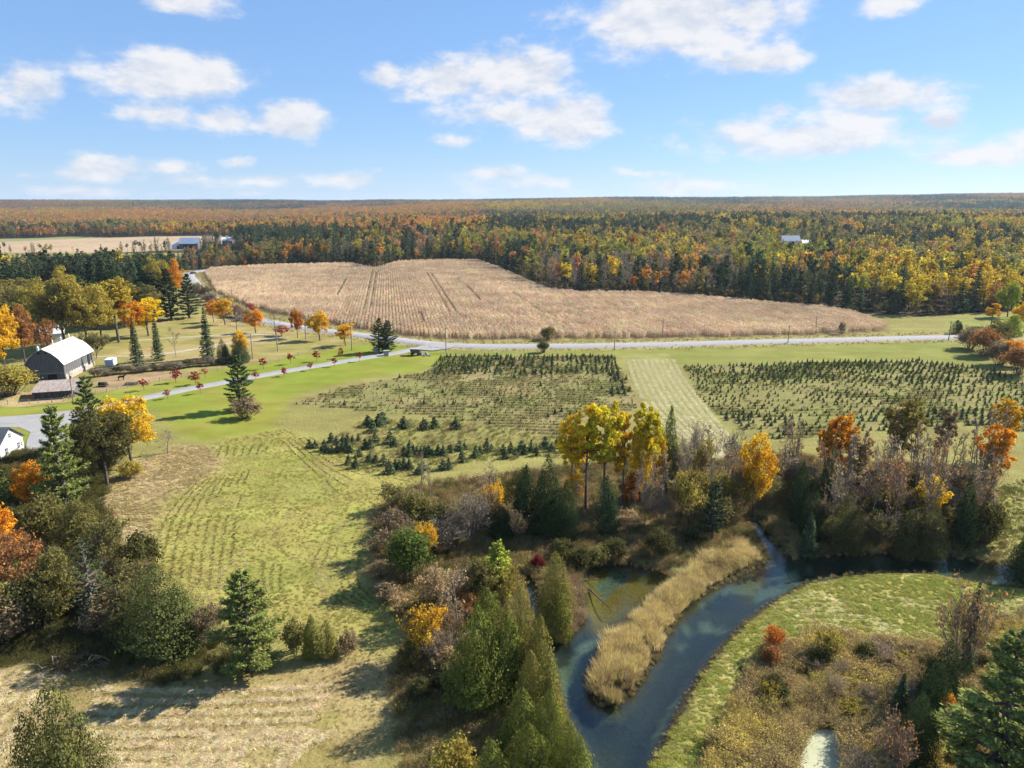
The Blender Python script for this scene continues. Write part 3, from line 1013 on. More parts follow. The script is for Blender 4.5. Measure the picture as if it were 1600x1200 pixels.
TINT = {
    'pine': (.092, .128, .044), 'pine_light': (.185, .215, .058), 'pine_dark': (.052, .078, .036), 'cedar': (.155, .17, .036), 'cedar_dark': (.052, .075, .028),
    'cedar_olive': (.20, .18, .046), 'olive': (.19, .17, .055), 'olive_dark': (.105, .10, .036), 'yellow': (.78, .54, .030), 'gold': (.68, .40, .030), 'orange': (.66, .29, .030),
    'deep_orange': (.52, .18, .022), 'rust': (.36, .17, .06), 'red': (.30, .030, .030), 'pink': (.46, .16, .09), 'brown': (.27, .20, .11), 'grey': (.26, .21, .145), 'tan': (.42, .30, .15),
    'lime': (.32, .36, .05), 'yolive': (.36, .29, .06), 'spruce': (.082, .108, .052), 'green': (.12, .155, .036), 'greenyellow': (.58, .48, .036), 'dead': (.25, .21, .16),
}
NAMES = {'maple': 'maple_tree', 'poplar': 'poplar_tree', 'oak': 'oak_tree', 'sapling': 'young_maple', 'pine': 'pine_tree', 'big_pine': 'pine_tree', 'thin_pine': 'pine_tree', 'spruce': 'spruce_tree', 'cedar': 'cedar_tree',
         'cedar_clump': 'cedar_tree', 'bare': 'bare_tree', 'bare_pole': 'bare_tree', 'bare_clump': 'thicket', 'leafy_clump': 'thicket', 'shrub': 'shrub', 'round_shrub': 'shrub', 'dead_pine': 'dead_pine_tree'}
CNT = {}


def plant(k, px, py, top, w, tint, label, group=None, hgt=None, sink=.05, at=None):
    """a tree standing at ground pixel (px,py), its tip at row `top`, its crown `w` pixels wide"""
    meshes, H0, W0 = KIND[k]
    x, y = at if at else G(px, py)
    h = hgt or top_height(px, py, top)
    wm = w * px_size(py)
    i = CNT.get(k, 0); CNT[k] = i + 1
    tm, cm = meshes[i % len(meshes)]
    nm = NAMES[k]
    cat = 'shrub' if nm in ('shrub', 'thicket') else 'tree'
    ro = random.Random(i * 7 + len(k))
    root = link(nm, None, None, (x, y, float(gz(x, y)) - sink), ro.uniform(0, 6.28), (wm / W0, wm / W0, h / H0))
    root.empty_display_size = .5
    tag(root, label, cat, group)
    tc = TINT[tint] if isinstance(tint, str) else tint
    j = 1 + ro.uniform(-.1, .1)
    link('trunk' if cat == 'tree' else 'stems', tm, root)
    if cm: link('crown' if cat == 'tree' else 'foliage', cm, root, tint=[c * j for c in tc])
    return root


# ------------------------------------------------------------------ scattered cover (instances of small plants)
def scatter(name, protos, x, y, scl, tint, label, idx=None, z=None, rot=None, cat=None):
    x = np.asarray(x); n = len(x)
    z = gz(x, y) if z is None else z
    me = bpy.data.meshes.new(name)
    me.vertices.add(n); me.vertices.foreach_set('co', np.column_stack([x, y, z]).astype(np.float32).ravel())
    scl = np.asarray(scl, float)
    if scl.ndim == 1: scl = np.repeat(scl[:, None], 3, 1)
    rot = rng.uniform(0, 6.283, n) if rot is None else np.broadcast_to(rot, (n,))
    for nm_, ty, dat, key in (('scl', 'FLOAT_VECTOR', scl, 'vector'), ('tint', 'FLOAT_VECTOR', np.asarray(tint), 'vector'),
                              ('rot', 'FLOAT_VECTOR', np.column_stack([0 * rot, 0 * rot, rot]), 'vector')):
        a = me.attributes.new(nm_, ty, 'POINT'); a.data.foreach_set(key, np.ascontiguousarray(dat, dtype=np.float32).ravel())
    idx = rng.integers(0, len(protos), n) if idx is None else idx
    a = me.attributes.new('pick', 'INT', 'POINT'); a.data.foreach_set('value', np.asarray(idx, np.int32))
    coll = bpy.data.collections.new(name + '_plants')
    for i, pm in enumerate(protos):
        coll.objects.link(bpy.data.objects.new('%s_plant_%02d' % (name, i), pm))
    o = link(name, me)
    tag(o, label, cat, kind='stuff')
    ng = bpy.data.node_groups.new(name + '_scatter', 'GeometryNodeTree')
    ng.interface.new_socket('Geometry', in_out='INPUT', socket_type='NodeSocketGeometry')
    ng.interface.new_socket('Geometry', in_out='OUTPUT', socket_type='NodeSocketGeometry')
    N, L = ng.nodes, ng.links
    gi, go = N.new('NodeGroupInput'), N.new('NodeGroupOutput')
    iop = N.new('GeometryNodeInstanceOnPoints'); ci = N.new('GeometryNodeCollectionInfo')
    ci.inputs['Collection'].default_value = coll
    ci.inputs['Separate Children'].default_value = True; ci.inputs['Reset Children'].default_value = True

    def na(nm_, ty):
        q = N.new('GeometryNodeInputNamedAttribute'); q.data_type = ty; q.inputs['Name'].default_value = nm_
        return q.outputs['Attribute']
    iop.inputs['Pick Instance'].default_value = True
    L.new(gi.outputs[0], iop.inputs['Points']); L.new(ci.outputs[0], iop.inputs['Instance'])
    L.new(na('pick', 'INT'), iop.inputs['Instance Index'])
    L.new(na('rot', 'FLOAT_VECTOR'), iop.inputs['Rotation']); L.new(na('scl', 'FLOAT_VECTOR'), iop.inputs['Scale'])
    L.new(iop.outputs[0], go.inputs[0])
    md = o.modifiers.new('scatter', 'NODES'); md.node_group = ng
    return o


def sample_poly(poly, n, seed, inset=0.0, edge=0.0):
    r = np.random.default_rng(seed)
    lo, hi = poly.min(0), poly.max(0)
    out = np.empty((0, 2))
    while len(out) < n:
        p = r.uniform(lo, hi, (n * 3, 2))
        out = np.vstack([out, p[sdist(p[:, 0], p[:, 1], poly) < -inset]])
    return out[:n]


def tints(n, cols, seed, spread=.18):
    r = np.random.default_rng(seed)
    c = np.array([TINT[q] if isinstance(q, str) else q for q in cols])
    return c[r.integers(0, len(c), n)] * r.uniform(1 - spread, 1 + spread, (n, 1)) * r.uniform(.94, 1.06, (n, 3))


def tuft(seed, h=.5, w=.5, blades=28, bw=.02, lean=.35, head=0):
    r = np.random.default_rng(seed)
    m = MB()
    a = r.uniform(0, 6.28, blades); q = np.sqrt(r.random(blades)) * w / 2
    b0 = np.column_stack([np.cos(a) * q, np.sin(a) * q, 0 * q])
    hh = h * r.uniform(.5, 1.1, blades)
    d = np.column_stack([np.cos(a), np.sin(a)]) * (r.random(blades) * lean)[:, None] + r.normal(size=(blades, 2)) * .15
    tip = b0 + np.column_stack([d * hh[:, None], hh])
    ax = r.uniform(0, 3.14, blades); s = np.column_stack([np.cos(ax), np.sin(ax), 0 * ax]) * bw
    mid = b0 * .45 + tip * .55 + np.column_stack([0 * d, 0 * hh + .05 * h])
    m.quads(np.stack([b0, mid - s, tip, mid + s], 1), 0, r.random(blades))
    if head:
        n = blades * head
        p = np.repeat(tip, head, 0) + r.normal(size=(n, 3)) * h * .07
        leaves(m, p, rdir(n, r), h * .05, 0, .55, None, r)
    return m


P_GRASS = [tuft(i, .45, .7, 34, .03, .7).mesh('grass_tuft', M_DRY) for i in range(4)]
P_REED = [tuft(20 + i, 1.6, 1.0, 80, .020, .55).mesh('reed_tuft', M_DRY) for i in range(4)]
P_HAY = []
for _i in range(4):
    _m = MB(); _r = np.random.default_rng(70 + _i)
    leaves(_m, np.column_stack([_r.normal(size=(60, 2)) * .3, _r.uniform(.03, .22, 60)]), np.array([0, 0, 1.]) + rdir(60, _r) * .45, .26, 0, .13, None, _r)
    P_HAY.append(_m.mesh('hay_tuft', M_DRY))
P_WEED = [tuft(40 + i, 1.2, 1.3, 60, .022, .5, 4).mesh('weed_tuft', M_DRY) for i in range(4)]

# ------------------------------------------------------------------ buildings
M_WHITE = plain('white_metal_roof', (.62, .63, .64), .5, scale=.35, col2=(.52, .52, .51), stretch=(1, 1, 1), spec=.4)
M_GREYROOF = plain('weathered_metal_roof', (.36, .355, .34), .6, scale=.5, col2=(.27, .255, .23), stretch=(1, 1, 1))
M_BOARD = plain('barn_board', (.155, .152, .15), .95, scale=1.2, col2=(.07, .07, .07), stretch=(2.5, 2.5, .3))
M_STONE = plain('field_stone', (.40, .35, .29), .95, scale=1.8, col2=(.25, .215, .175), bump=.4)
M_RUST = plain('rusty_sheet', (.36, .345, .325), .8, scale=1.1, col2=(.20, .125, .085), stretch=(2.2, .5, 1), detail=6)
M_RED = plain('red_trim', (.28, .05, .035), .8)
M_DARK = plain('dark_opening', (.02, .02, .022), .9)
M_SIDING = plain('white_siding', (.78, .77, .74), .7, scale=1.0, col2=(.68, .67, .64))
M_SLATE = plain('dark_metal_roof', (.10, .105, .12), .5, scale=.8, col2=(.07, .073, .085))
M_GLASS = plain('window_glass', (.05, .06, .08), .15, spec=.6)
M_PAINT = plain('white_paint', (.78, .78, .78), .5)
M_POLE = plain('pole_wood', (.30, .25, .20), .9, scale=2, col2=(.20, .165, .13), stretch=(4, 4, .4))
M_BLUEROOF = plain('blue_metal_roof', (.30, .38, .50), .5, scale=.1)
M_TYRE = plain('tyre_rubber', (.02, .02, .02), .9)
M_GREYBOX = plain('grey_stone', (.34, .33, .32), .9, scale=2.0, col2=(.22, .21, .20))
M_CABLE = plain('cable', (.35, .35, .36), .6)
M_HIDE = plain('dark_hide', (.018, .014, .012), .6)
M_BLACK = plain('dark_wrap', (.015, .016, .018), .5)


def poly_obj(name, V, F, mat, parent=None, **kw):
    me = bpy.data.meshes.new(name)
    me.from_pydata([tuple(v) for v in V], [], F)
    for m in (mat if isinstance(mat, (list, tuple)) else [mat]): me.materials.append(m)
    me.update()
    return link(name, me, parent, **kw)


def mobj(name, mb, mat, parent=None, **kw):
    return link(name, mb.mesh(name, mat), parent, **kw)


def slabs(prof, y0, y1, th, mb, mat=0):
    """roof planes: a profile in x,z swept along y with thickness"""
    for (a, b) in zip(prof[:-1], prof[1:]):
        a = np.array(a); b = np.array(b)
        n = np.array([-(b - a)[1], (b - a)[0]]); n = n / np.linalg.norm(n) * th
        if n[1] < 0: n = -n
        K = [(a, y0), (b, y0), (b, y1), (a, y1)]
        lo = [(p[0], y, p[1]) for p, y in K]; hi = [((p + n)[0], y, (p + n)[1]) for p, y in K]
        mb.add(lo + hi, [[0, 1, 2, 3], [7, 6, 5, 4], [0, 4, 5, 1], [1, 5, 6, 2], [2, 6, 7, 3], [3, 7, 4, 0]], mat)


def boards(mb, p0, p1, topf, z0=0.0, w=.32, seed=1, proud=.03, off=0.02):
    """vertical boards between two ground points; topf(s) = top height along the wall"""
    r = np.random.default_rng(seed)
    p0 = np.array(p0, float); p1 = np.array(p1, float)
    L = np.linalg.norm(p1 - p0); d = (p1 - p0) / L; nrm = np.array([d[1], -d[0]])
    k = int(L / w)
    for i in range(k):
        s0, s1 = i / k * L + .008, (i + 1) / k * L - .008
        pr = off + r.random() * proud
        zb = z0 + r.random() * .08
        a = p0 + d * s0; b = p0 + d * s1; ao, bo = a + nrm * pr, b + nrm * pr
        ta, tb = topf(s0 / L), topf(s1 / L)
        V = [(*ao, zb), (*bo, zb), (*bo, tb), (*ao, ta), (*a, zb), (*b, zb), (*b, tb), (*a, ta)]
        mb.add(V, [[0, 1, 2, 3], [0, 3, 7, 4], [1, 5, 6, 2], [3, 2, 6, 7], [0, 4, 5, 1]], 0, r.random())


def build_barn():
    W, Ln, EV, RG = 10.2, 20.0, 5.2, 9.5
    bx, by = -130.6, 202.0
    root = link('gambrel_barn', None, None, (bx, by, -.1), R(8.5))
    tag(root, 'weathered grey board barn with white curved gambrel metal roof beside the driveway', 'barn')
    # local: x from -W (left) to 0 (right), y 0 (near gable) to Ln
    prof = [(-W - .35, EV - .45), (-W + 1.0, EV + 1.45), (-W + 2.6, EV + 2.95), (-W / 2, RG), (-2.6, EV + 2.95), (-1.0, EV + 1.45), (.35, EV - .45)]
    core = MB()
    pp = [(-W, .0), (0, .0), (0, EV - .2), (-1.15, EV + 1.2), (-2.7, EV + 2.7), (-W / 2, RG - .2), (-W + 2.7, EV + 2.7), (-W + 1.15, EV + 1.2), (-W, EV - .2)]
    n = len(pp)
    V = [(x, 0.06, z) for x, z in pp] + [(x, Ln - .06, z) for x, z in pp]
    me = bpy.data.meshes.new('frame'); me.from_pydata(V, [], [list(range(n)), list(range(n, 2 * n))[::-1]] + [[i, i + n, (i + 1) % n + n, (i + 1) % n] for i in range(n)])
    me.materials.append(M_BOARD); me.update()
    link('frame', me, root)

    def gtop(s):
        x = -W + s * W
        xs = [p[0] for p in prof]; zs = [p[1] for p in prof]
        return float(np.interp(x, xs, zs)) - .05
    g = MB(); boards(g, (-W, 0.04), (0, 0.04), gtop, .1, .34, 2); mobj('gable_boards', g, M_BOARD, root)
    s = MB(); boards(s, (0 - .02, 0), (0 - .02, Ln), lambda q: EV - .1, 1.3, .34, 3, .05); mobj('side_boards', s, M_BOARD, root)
    s2 = MB(); boards(s2, (0.04, .3), (0.04, Ln - 1.5), lambda q: 1.7 + .7 * abs(math.sin(q * 37)) * (.4 + .6 * math.sin(q * 91) ** 2), 1.2, .3, 5, .03, .05); mobj('pale_lower_boards', s2, plain('whitewash', (.46, .45, .43), .9, scale=2.0, col2=(.25, .245, .24)), root)['label'] = 'whitewashed lower boards, ragged at the top'
    fd = MB(); fd.box((.12, Ln / 2, .62), (.34, Ln, 1.3)); mobj('foundation', fd, M_STONE, root)
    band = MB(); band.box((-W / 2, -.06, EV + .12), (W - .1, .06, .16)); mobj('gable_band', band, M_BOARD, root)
    for x in (-W / 2 - 1.0, -W / 2 + .9):
        w = MB(); w.box((x, -.1, EV + 3.2), (.5, .1, .6)); mobj('window', w, M_DARK, root)
    dd = MB(); dd.box((-3.4, -.1, 1.1), (2.4, .1, 1.9)); mobj('door', dd, M_DARK, root)
    d2 = MB(); d2.box((.13, Ln - 3.4, 3.0), (.12, 1.5, 3.4)); d2.box((.13, Ln - 1.4, 3.0), (.12, .6, 3.4)); mobj('side_door', d2, M_DARK, root)
    rf = MB(); slabs(prof[2:5], -.45, Ln + .45, .07, rf)
    roof = mobj('upper_roof', rf, M_GREYROOF, root)
    rl = MB(); slabs(prof[:3], -.45, Ln + .45, .075, rl); slabs(prof[4:], -.45, Ln + .45, .075, rl)
    low = mobj('lower_roof', rl, M_WHITE, root)
    sm = MB()
    for y in np.arange(0, Ln, .9):
        for a, b in zip(prof[:-1], prof[1:]):
            sm.tube([(a[0], y, a[1] + .09), (b[0], y, b[1] + .09)], .025, 4)
    mobj('roof_seams', sm, M_WHITE, root)
    rc = MB(); rc.box((-W / 2, Ln / 2, RG + .1), (.5, Ln + .9, .08)); mobj('ridge_cap', rc, M_WHITE, root)
    for k, y in enumerate((1.2, 6.8, 12.2, 17.6)):
        v = MB(); zc = RG + .1
        x = -W / 2 - (.0 if k else 1.6); zc = zc - (0 if k else .75)
        v.tube([(x, y, zc - .2), (x, y, zc + 1.0)], .16 if k else .36, 8, 0, True)
        v.tube([(x, y, zc + 1.0), (x, y, zc + 1.15), (x, y, zc + 1.5)], [.34 if k == 0 else .22, .3 if k == 0 else .2, .04], 8, 0, True)
        mobj('roof_vent', v, M_PAINT, root)
    # straw-coloured ramp wall on the right
    # shed with rusty roof in front
    sx, sy = -122.6, 185.4
    sh = link('low_shed', None, None, (sx, sy, -.1), R(17))
    tag(sh, 'low open shed with streaked rusty sheet roof in front of the barn', 'shed')
    w, d = 9.4, 7.6
    b = MB()
    b.box((0, 0, 1.05), (.18, .18, 2.1)); pme = b.mesh('post', M_BOARD)
    for x in np.linspace(-w / 2 + .2, w / 2 - .2, 6): link('post', pme, sh, (x, -d / 2 + .2, 0))
    wl = MB(); boards(wl, (-w / 2, d / 2), (w / 2, d / 2), lambda s: 3.3, 0, .3, 8); boards(wl, (w / 2, -d / 2 + .5), (w / 2, d / 2), lambda s: 2.15 + 1.1 * s, 0, .3, 9); boards(wl, (-w / 2, d / 2), (-w / 2, -d / 2), lambda s: 3.25 - 1.1 * s, 0, .3, 10)
    boards(wl, (-w / 2, -d / 2 + 1.2), (w / 2, -d / 2 + 1.2), lambda s: 2.0, 0, .3, 12)
    mobj('walls', wl, M_BOARD, sh)
    for i, x in enumerate(np.linspace(-w / 2 - .4, w / 2 + .4, 17)[:-1]):
        rp = MB(); ww = (w + .8) / 16
        dz = (i % 2) * .02
        rp.add([(x, -d / 2 - .5, 2.12 + dz), (x + ww - .02, -d / 2 - .5, 2.12 + dz), (x + ww - .02, d / 2 + .3, 3.42 + dz), (x, d / 2 + .3, 3.42 + dz),
                (x, -d / 2 - .5, 2.18 + dz), (x + ww - .02, -d / 2 - .5, 2.18 + dz), (x + ww - .02, d / 2 + .3, 3.48 + dz), (x, d / 2 + .3, 3.48 + dz)],
               [[3, 2, 1, 0], [4, 5, 6, 7], [0, 1, 5, 4], [1, 2, 6, 5], [2, 3, 7, 6], [3, 0, 4, 7]])
        mobj('roof_panel', rp, M_RUST, sh)
    t = MB(); t.box((-w / 2 - .2, -d / 2 + .2, 1.2), (1.2, .1, .7)); mobj('red_board', t, M_RED, sh)


build_barn()


def build_house():
    W, Ln, EV, RG = 8.0, 13.0, 3.1, 5.9
    root = link('white_house', None, None, (-102.6, 138.0, -.05), R(3))
    tag(root, 'white farmhouse with dark metal roof beside the gravel yard', 'house')
    # local: gable wall at x=0 facing +x, y from -W/2 to W/2, house runs to -Ln
    pp = [(-W / 2, 0), (W / 2, 0), (W / 2, EV), (0, RG), (-W / 2, EV)]
    n = 5
    V = [(0, y, z) for y, z in pp] + [(-Ln, y, z) for y, z in pp]
    poly_obj('wall', V, [list(range(5)), list(range(5, 10))[::-1]] + [[i, i + n, (i + 1) % n + n, (i + 1) % n] for i in range(n)], M_SIDING, root)
    rf = MB()
    for s in (-1, 1):
        a = np.array((s * (W / 2 + .4), EV - .28)); b = np.array((0, RG + .04))
        K = [(.45, *a), (.45, *b), (-Ln - .4, *b), (-Ln - .4, *a)]
        rf.add(K + [(x, y, z + .12) for x, y, z in K], [[0, 1, 2, 3], [7, 6, 5, 4], [0, 4, 5, 1], [1, 5, 6, 2], [2, 6, 7, 3], [3, 7, 4, 0]])
        for x in np.arange(-Ln, .4, .5): rf.tube([(x, a[0], a[1] + .13), (x, b[0], b[1] + .13)], .02, 4)
    rr = mobj('roof', rf, M_SLATE, root)
    ch = MB(); ch.box((-7, .3, RG + .4), (.7, .7, 1.4)); mobj('chimney', ch, M_GREYBOX, rr)
    def win(y, z, w, h, x=0.0):
        f = MB(); f.box((x + .03, y, z), (.06, w + .22, h + .22)); fo = mobj('window', f, M_PAINT, root)
        g = MB(); g.box((x + .07, y, z), (.04, w, h)); mobj('pane', g, M_GLASS, fo)
        b = MB(); b.box((x + .1, y, z), (.03, .05, h)); b.box((x + .1, y, z), (.028, w, .05)); mobj('glazing_bar', b, M_PAINT, fo)
    win(.1, 4.3, .8, .9); win(2.3, 1.5, .8, 1.2); win(3.35, 1.5, .6, .8); win(-1.6, 1.5, .9, 1.3)
    # low porch roof on the near side
    p = MB(); p.add([(-.2, -W / 2 - 2.4, 2.15), (-Ln + 2, -W / 2 - 2.4, 2.15), (-Ln + 2, -W / 2, 2.9), (-.2, -W / 2, 2.9), (-.2, -W / 2 - 2.4, 2.27), (-Ln + 2, -W / 2 - 2.4, 2.27), (-Ln + 2, -W / 2, 3.0), (-.2, -W / 2, 3.0)],
                    [[0, 1, 2, 3], [7, 6, 5, 4], [0, 4, 5, 1], [1, 5, 6, 2], [2, 6, 7, 3], [3, 7, 4, 0]])
    mobj('porch_roof', p, M_WHITE, root)
    q = MB(); q.box((-.9 - Ln / 2 + .9, -W / 2 - 1.2, 1.05), (Ln - 2.2, 2.2, 2.2)); mobj('porch', q, M_SIDING, root)


build_house()


def shed_simple(name, px, py, w, d, ev, rg, rz, roofm, wallm, label, cat='barn', doors=1):
    x, y = G(px, py)
    root = link(name, None, None, (x, y, float(gz(x, y)) - .1), rz)
    tag(root, label, cat)
    pp = [(-d / 2, 0), (d / 2, 0), (d / 2, ev), (0, rg), (-d / 2, ev)]
    V = [(w / 2, a, z) for a, z in pp] + [(-w / 2, a, z) for a, z in pp]
    poly_obj('wall', V, [list(range(5)), list(range(5, 10))[::-1]] + [[i, i + 5, (i + 1) % 5 + 5, (i + 1) % 5] for i in range(5)], wallm, root)
    rf = MB()
    for s in (-1, 1):
        K = [(w / 2 + .5, s * (d / 2 + .5), ev - .3), (w / 2 + .5, 0, rg + .1), (-w / 2 - .5, 0, rg + .1), (-w / 2 - .5, s * (d / 2 + .5), ev - .3)]
        rf.add(K + [(a, b, c + .25) for a, b, c in K], [[0, 1, 2, 3], [7, 6, 5, 4], [0, 4, 5, 1], [1, 5, 6, 2], [2, 6, 7, 3], [3, 7, 4, 0]])
    mobj('roof', rf, roofm, root)
    for k in range(doors):
        dr = MB(); dr.box((-w / 2 + w * (k + 1) / (doors + 1), -d / 2 - .1, ev * .4), (w * .18, .2, ev * .8)); mobj('door', dr, M_DARK, root)


shed_simple('far_barn', 298, 391, 20, 13, 6, 12, R(5), M_BLUEROOF, M_BOARD, 'distant barn with blue metal roof beside the tan field', doors=2)
shed_simple('far_shed', 281, 391, 14, 7, 4.5, 7, R(-3), M_WHITE, M_SIDING, 'long white roofed shed next to the blue roofed barn', 'shed')
shed_simple('far_house', 356, 387, 11, 9, 6, 10, R(20), M_WHITE, M_BOARD, 'small dark farmhouse with white roof at the tan field corner', 'house')
shed_simple('woods_barn', 1233, 394, 18, 10, 9, 14, R(-8), M_WHITE, M_SIDING, 'white roofed building in a clearing of the yellow wood', 'building')
shed_simple('woods_shed', 1257, 396, 10, 7, 8, 11, R(10), M_WHITE, M_SIDING, 'smaller white roofed building beside the wood clearing', 'building')
shed_simple('sheltered_house', 79, 533, 9, 7, 3.4, 5.6, R(30), M_WHITE, M_SIDING, 'white building half hidden by trees behind the barn', 'house')


def trailer():
    x, y = G(174, 573)
    root = link('box_trailer', None, None, (x, y, .05), R(12))
    tag(root, 'white box trailer parked on the pasture near the barn', 'trailer')
    b = MB(); b.box((0, 0, 1.55), (2.5, 3.6, 2.1)); mobj('body', b, M_PAINT, root)
    f = MB(); f.box((0, 0, .42), (2.2, 3.7, .16)); f.box((0, -2.3, .42), (.15, 1.2, .12)); mobj('chassis', f, M_DARK, root)
    d = MB(); d.box((0, -1.82, 1.5), (2.0, .05, 1.7)); mobj('door', d, M_BLUEROOF, root)  # bluish shade of the trailer front, put into this panel's colour
    for s in (-1, 1):
        w = MB(); w.tube([(s * 1.28, .3, .36), (s * 1.05, .3, .36)], .36, 12, 0, True); mobj('wheel', w, M_TYRE, root)


trailer()


def wagon():
    x, y = G(650, 555)
    root = link('farm_wagon', None, None, (x, y, .05), R(-8))
    tag(root, 'dark covered farm wagon with pale roof on the lawn by the road junction', 'wagon')
    V = [(-1.5, -1, .8), (1.5, -1, .8), (1.5, 1, .8), (-1.5, 1, .8), (-1.75, -1.15, 2.1), (1.75, -1.15, 2.1), (1.75, 1.15, 2.1), (-1.75, 1.15, 2.1)]
    b = MB(); b.add(V, [[0, 3, 2, 1], [4, 5, 6, 7], [0, 1, 5, 4], [1, 2, 6, 5], [2, 3, 7, 6], [3, 0, 4, 7]]); mobj('body', b, M_SLATE, root)
    r = MB(); r.box((0, 0, 2.25), (3.9, 2.7, .12)); mobj('roof', r, M_GREYROOF, root)
    for sx in (-1, 1):
        for sy in (-1, 1):
            w = MB(); w.tube([(sx * 1.1, sy * 1.0, .45), (sx * 1.1, sy * 1.18, .45)], .45, 12, 0, True); mobj('wheel', w, M_TYRE, root)
    t = MB(); t.tube([(-1.6, 0, .6), (-3.0, 0, .25)], .07, 6); mobj('drawbar', t, M_DARK, root)
    rr = np.random.default_rng(4)
    for k, (px, py) in enumerate([(659, 555), (662, 554), (665.5, 553), (663, 556.5), (668, 555.5), (672, 556.5), (628.5, 556)]):
        x, y = G(px, py); s = rr.uniform(.45, .8)
        m = MB()
        d = rdir(26, rr) * rr.uniform(.75, 1.1, (26, 1)) * s * np.array([1, .9, .7])
        import bmesh
        bm = bmesh.new()
        for p in d: bm.verts.new(p)
        bmesh.ops.convex_hull(bm, input=bm.verts)
        me = bpy.data.meshes.new('boulder'); bm.to_mesh(me); bm.free(); me.materials.append(M_GREYBOX)
        tag(link('boulder', me, None, (x, y, s * .35)), 'boulder in the heap beside the dark wagon' if k < 6 else 'lone boulder on the lawn between wagon and gate pillars', 'boulder', 'boulders beside the wagon' if k < 6 else None)


wagon()


def pillar(px, py, lab, s=1.0):
    x, y = G(px, py)
    root = link('gate_pillar', None, None, (x, y, 0), R(15)); tag(root, lab, 'pillar')
    b = MB(); b.box((0, 0, .85 * s), (1.5 * s, 1.5 * s, 1.7 * s)); mobj('shaft', b, M_GREYBOX, root)
    c = MB(); c.box((0, 0, 1.78 * s), (1.75 * s, 1.75 * s, .18)); mobj('cap', c, M_GREYROOF, root)


pillar(588, 551, 'grey stone gate pillar on the lawn side of the driveway mouth')
pillar(603.5, 556, 'grey stone gate pillar on the field side of the driveway mouth')
pillar(599, 547, 'low grey stone block under the twin pine', .8)

POLES = [(697, 551, 9.2, 'utility pole on the verge beside the left plantation'), (115, 628, 8.2, 'utility pole beside the driveway near the low shed'), (960, 547, 7.0, 'utility pole on the near verge opposite the middle of the corn'),
         (1035, 528, 7.6, 'utility pole standing at the corn edge across the road'), (1482, 532, 7.6, 'utility pole where the road meets the right hedgerow'), (1231, 536, 6.8, 'utility pole on the near verge before the right plantation'),
         (434, 549, 8.6, 'utility pole on the lawn beside the leafless roadside tree'), (395, 561, 8.4, 'utility pole behind the red maples near the yellow tree'), (1274, 521, 7.0, 'utility pole at the far corn corner'), (364, 478, 8.6, 'utility pole beyond the orange maples at the road bend'),
         (478, 530, 8.2, 'utility pole between the orange roadside maples'), (550, 548, 9.0, 'utility pole beside the small green and orange maple')]
pole_top = {}
for i, (px, py, h, lab) in enumerate(POLES):
    x, y = G(px, py)
    root = link('utility_pole', None, None, (x, y, float(gz(x, y)) - .05), R(8)); tag(root, lab, 'utility pole', 'utility poles along the road')
    s = MB(); s.tube([(0, 0, 0), (0, 0, h)], [.19, .13], 7, 0, True); mobj('shaft', s, M_POLE, root)
    c = MB(); c.box((0, -.16, h - .55), (1.7, .1, .12)); mobj('crossarm', c, M_POLE, root)
    for k in (-.7, 0, .7):
        q = MB(); q.tube([(k, -.16, h - .5), (k, -.16, h - .3)], [.06, .04], 6, 0, True); mobj('insulator', q, M_PAINT, root)
    if i == 1:
        tr_ = MB(); tr_.tube([(.32, 0, h - 1.9), (.32, 0, h - 1.1)], .22, 8, 0, True); mobj('transformer', tr_, M_GREYBOX, root)
    pole_top[i] = (x, y, h - .3)


def cable(a, b, sag, lab):
    t = np.linspace(0, 1, 16)[:, None]
    P = np.array(a) * (1 - t) + np.array(b) * t - np.array([0, 0, sag]) * (4 * t * (1 - t))
    m = MB(); m.tube(P, .022, 4)
    tag(mobj('power_cable', m, M_CABLE), lab, 'cable', 'overhead cables')


cable(pole_top[1], (-175, 178, 8.4), 1.0, 'overhead cable running from the shed pole out past the barn')
cable(pole_top[1], pole_top[7], 1.6, 'overhead cable along the driveway between shed pole and yellow tree')
cable(pole_top[7], pole_top[6], .8, 'overhead cable over the lawn between two poles')
cable(pole_top[0], pole_top[2], 1.5, 'overhead cable along the near verge beside the plantation')
cable(pole_top[2], pole_top[5], 1.5, 'overhead cable along the near verge beyond the hay strip')
cable(pole_top[5], pole_top[4], 1.5, 'overhead cable along the near verge towards the hedgerow')


def fence(pts, step, lab, h=1.25, rails=3):
    P = spline([G(*p) for p in pts], step)
    root = link('post_fence', None, None, (P[0][0], P[0][1], 0)); tag(root, lab, 'fence')
    pm = MB(); pm.tube([(0, 0, -.1), (0, 0, h)], .08, 5, 0, True); pme = pm.mesh('post', M_POLE)
    for p in P: link('post', pme, root, (p[0] - P[0][0], p[1] - P[0][1], float(gz(p[0], p[1]))))
    for k in range(rails):
        z = h * (.35 + .28 * k)
        m = MB(); m.tube([(p[0] - P[0][0], p[1] - P[0][1], float(gz(p[0], p[1])) + z) for p in P], .022, 4); mobj('rail', m, M_POLE, root)


fence([(-30, 634), (30, 631), (60, 630), (100, 627), (112, 622)], 3.5, 'grey post fence between lawn and paddock below the barn')
fence([(150, 616), (200, 606), (250, 596), (300, 587), (340, 580)], 4.0, 'wire post fence along the top of the lawn with red maples')
fence([(410, 572), (450, 560), (500, 548)], 5.0, 'short post fence beside the road maples')


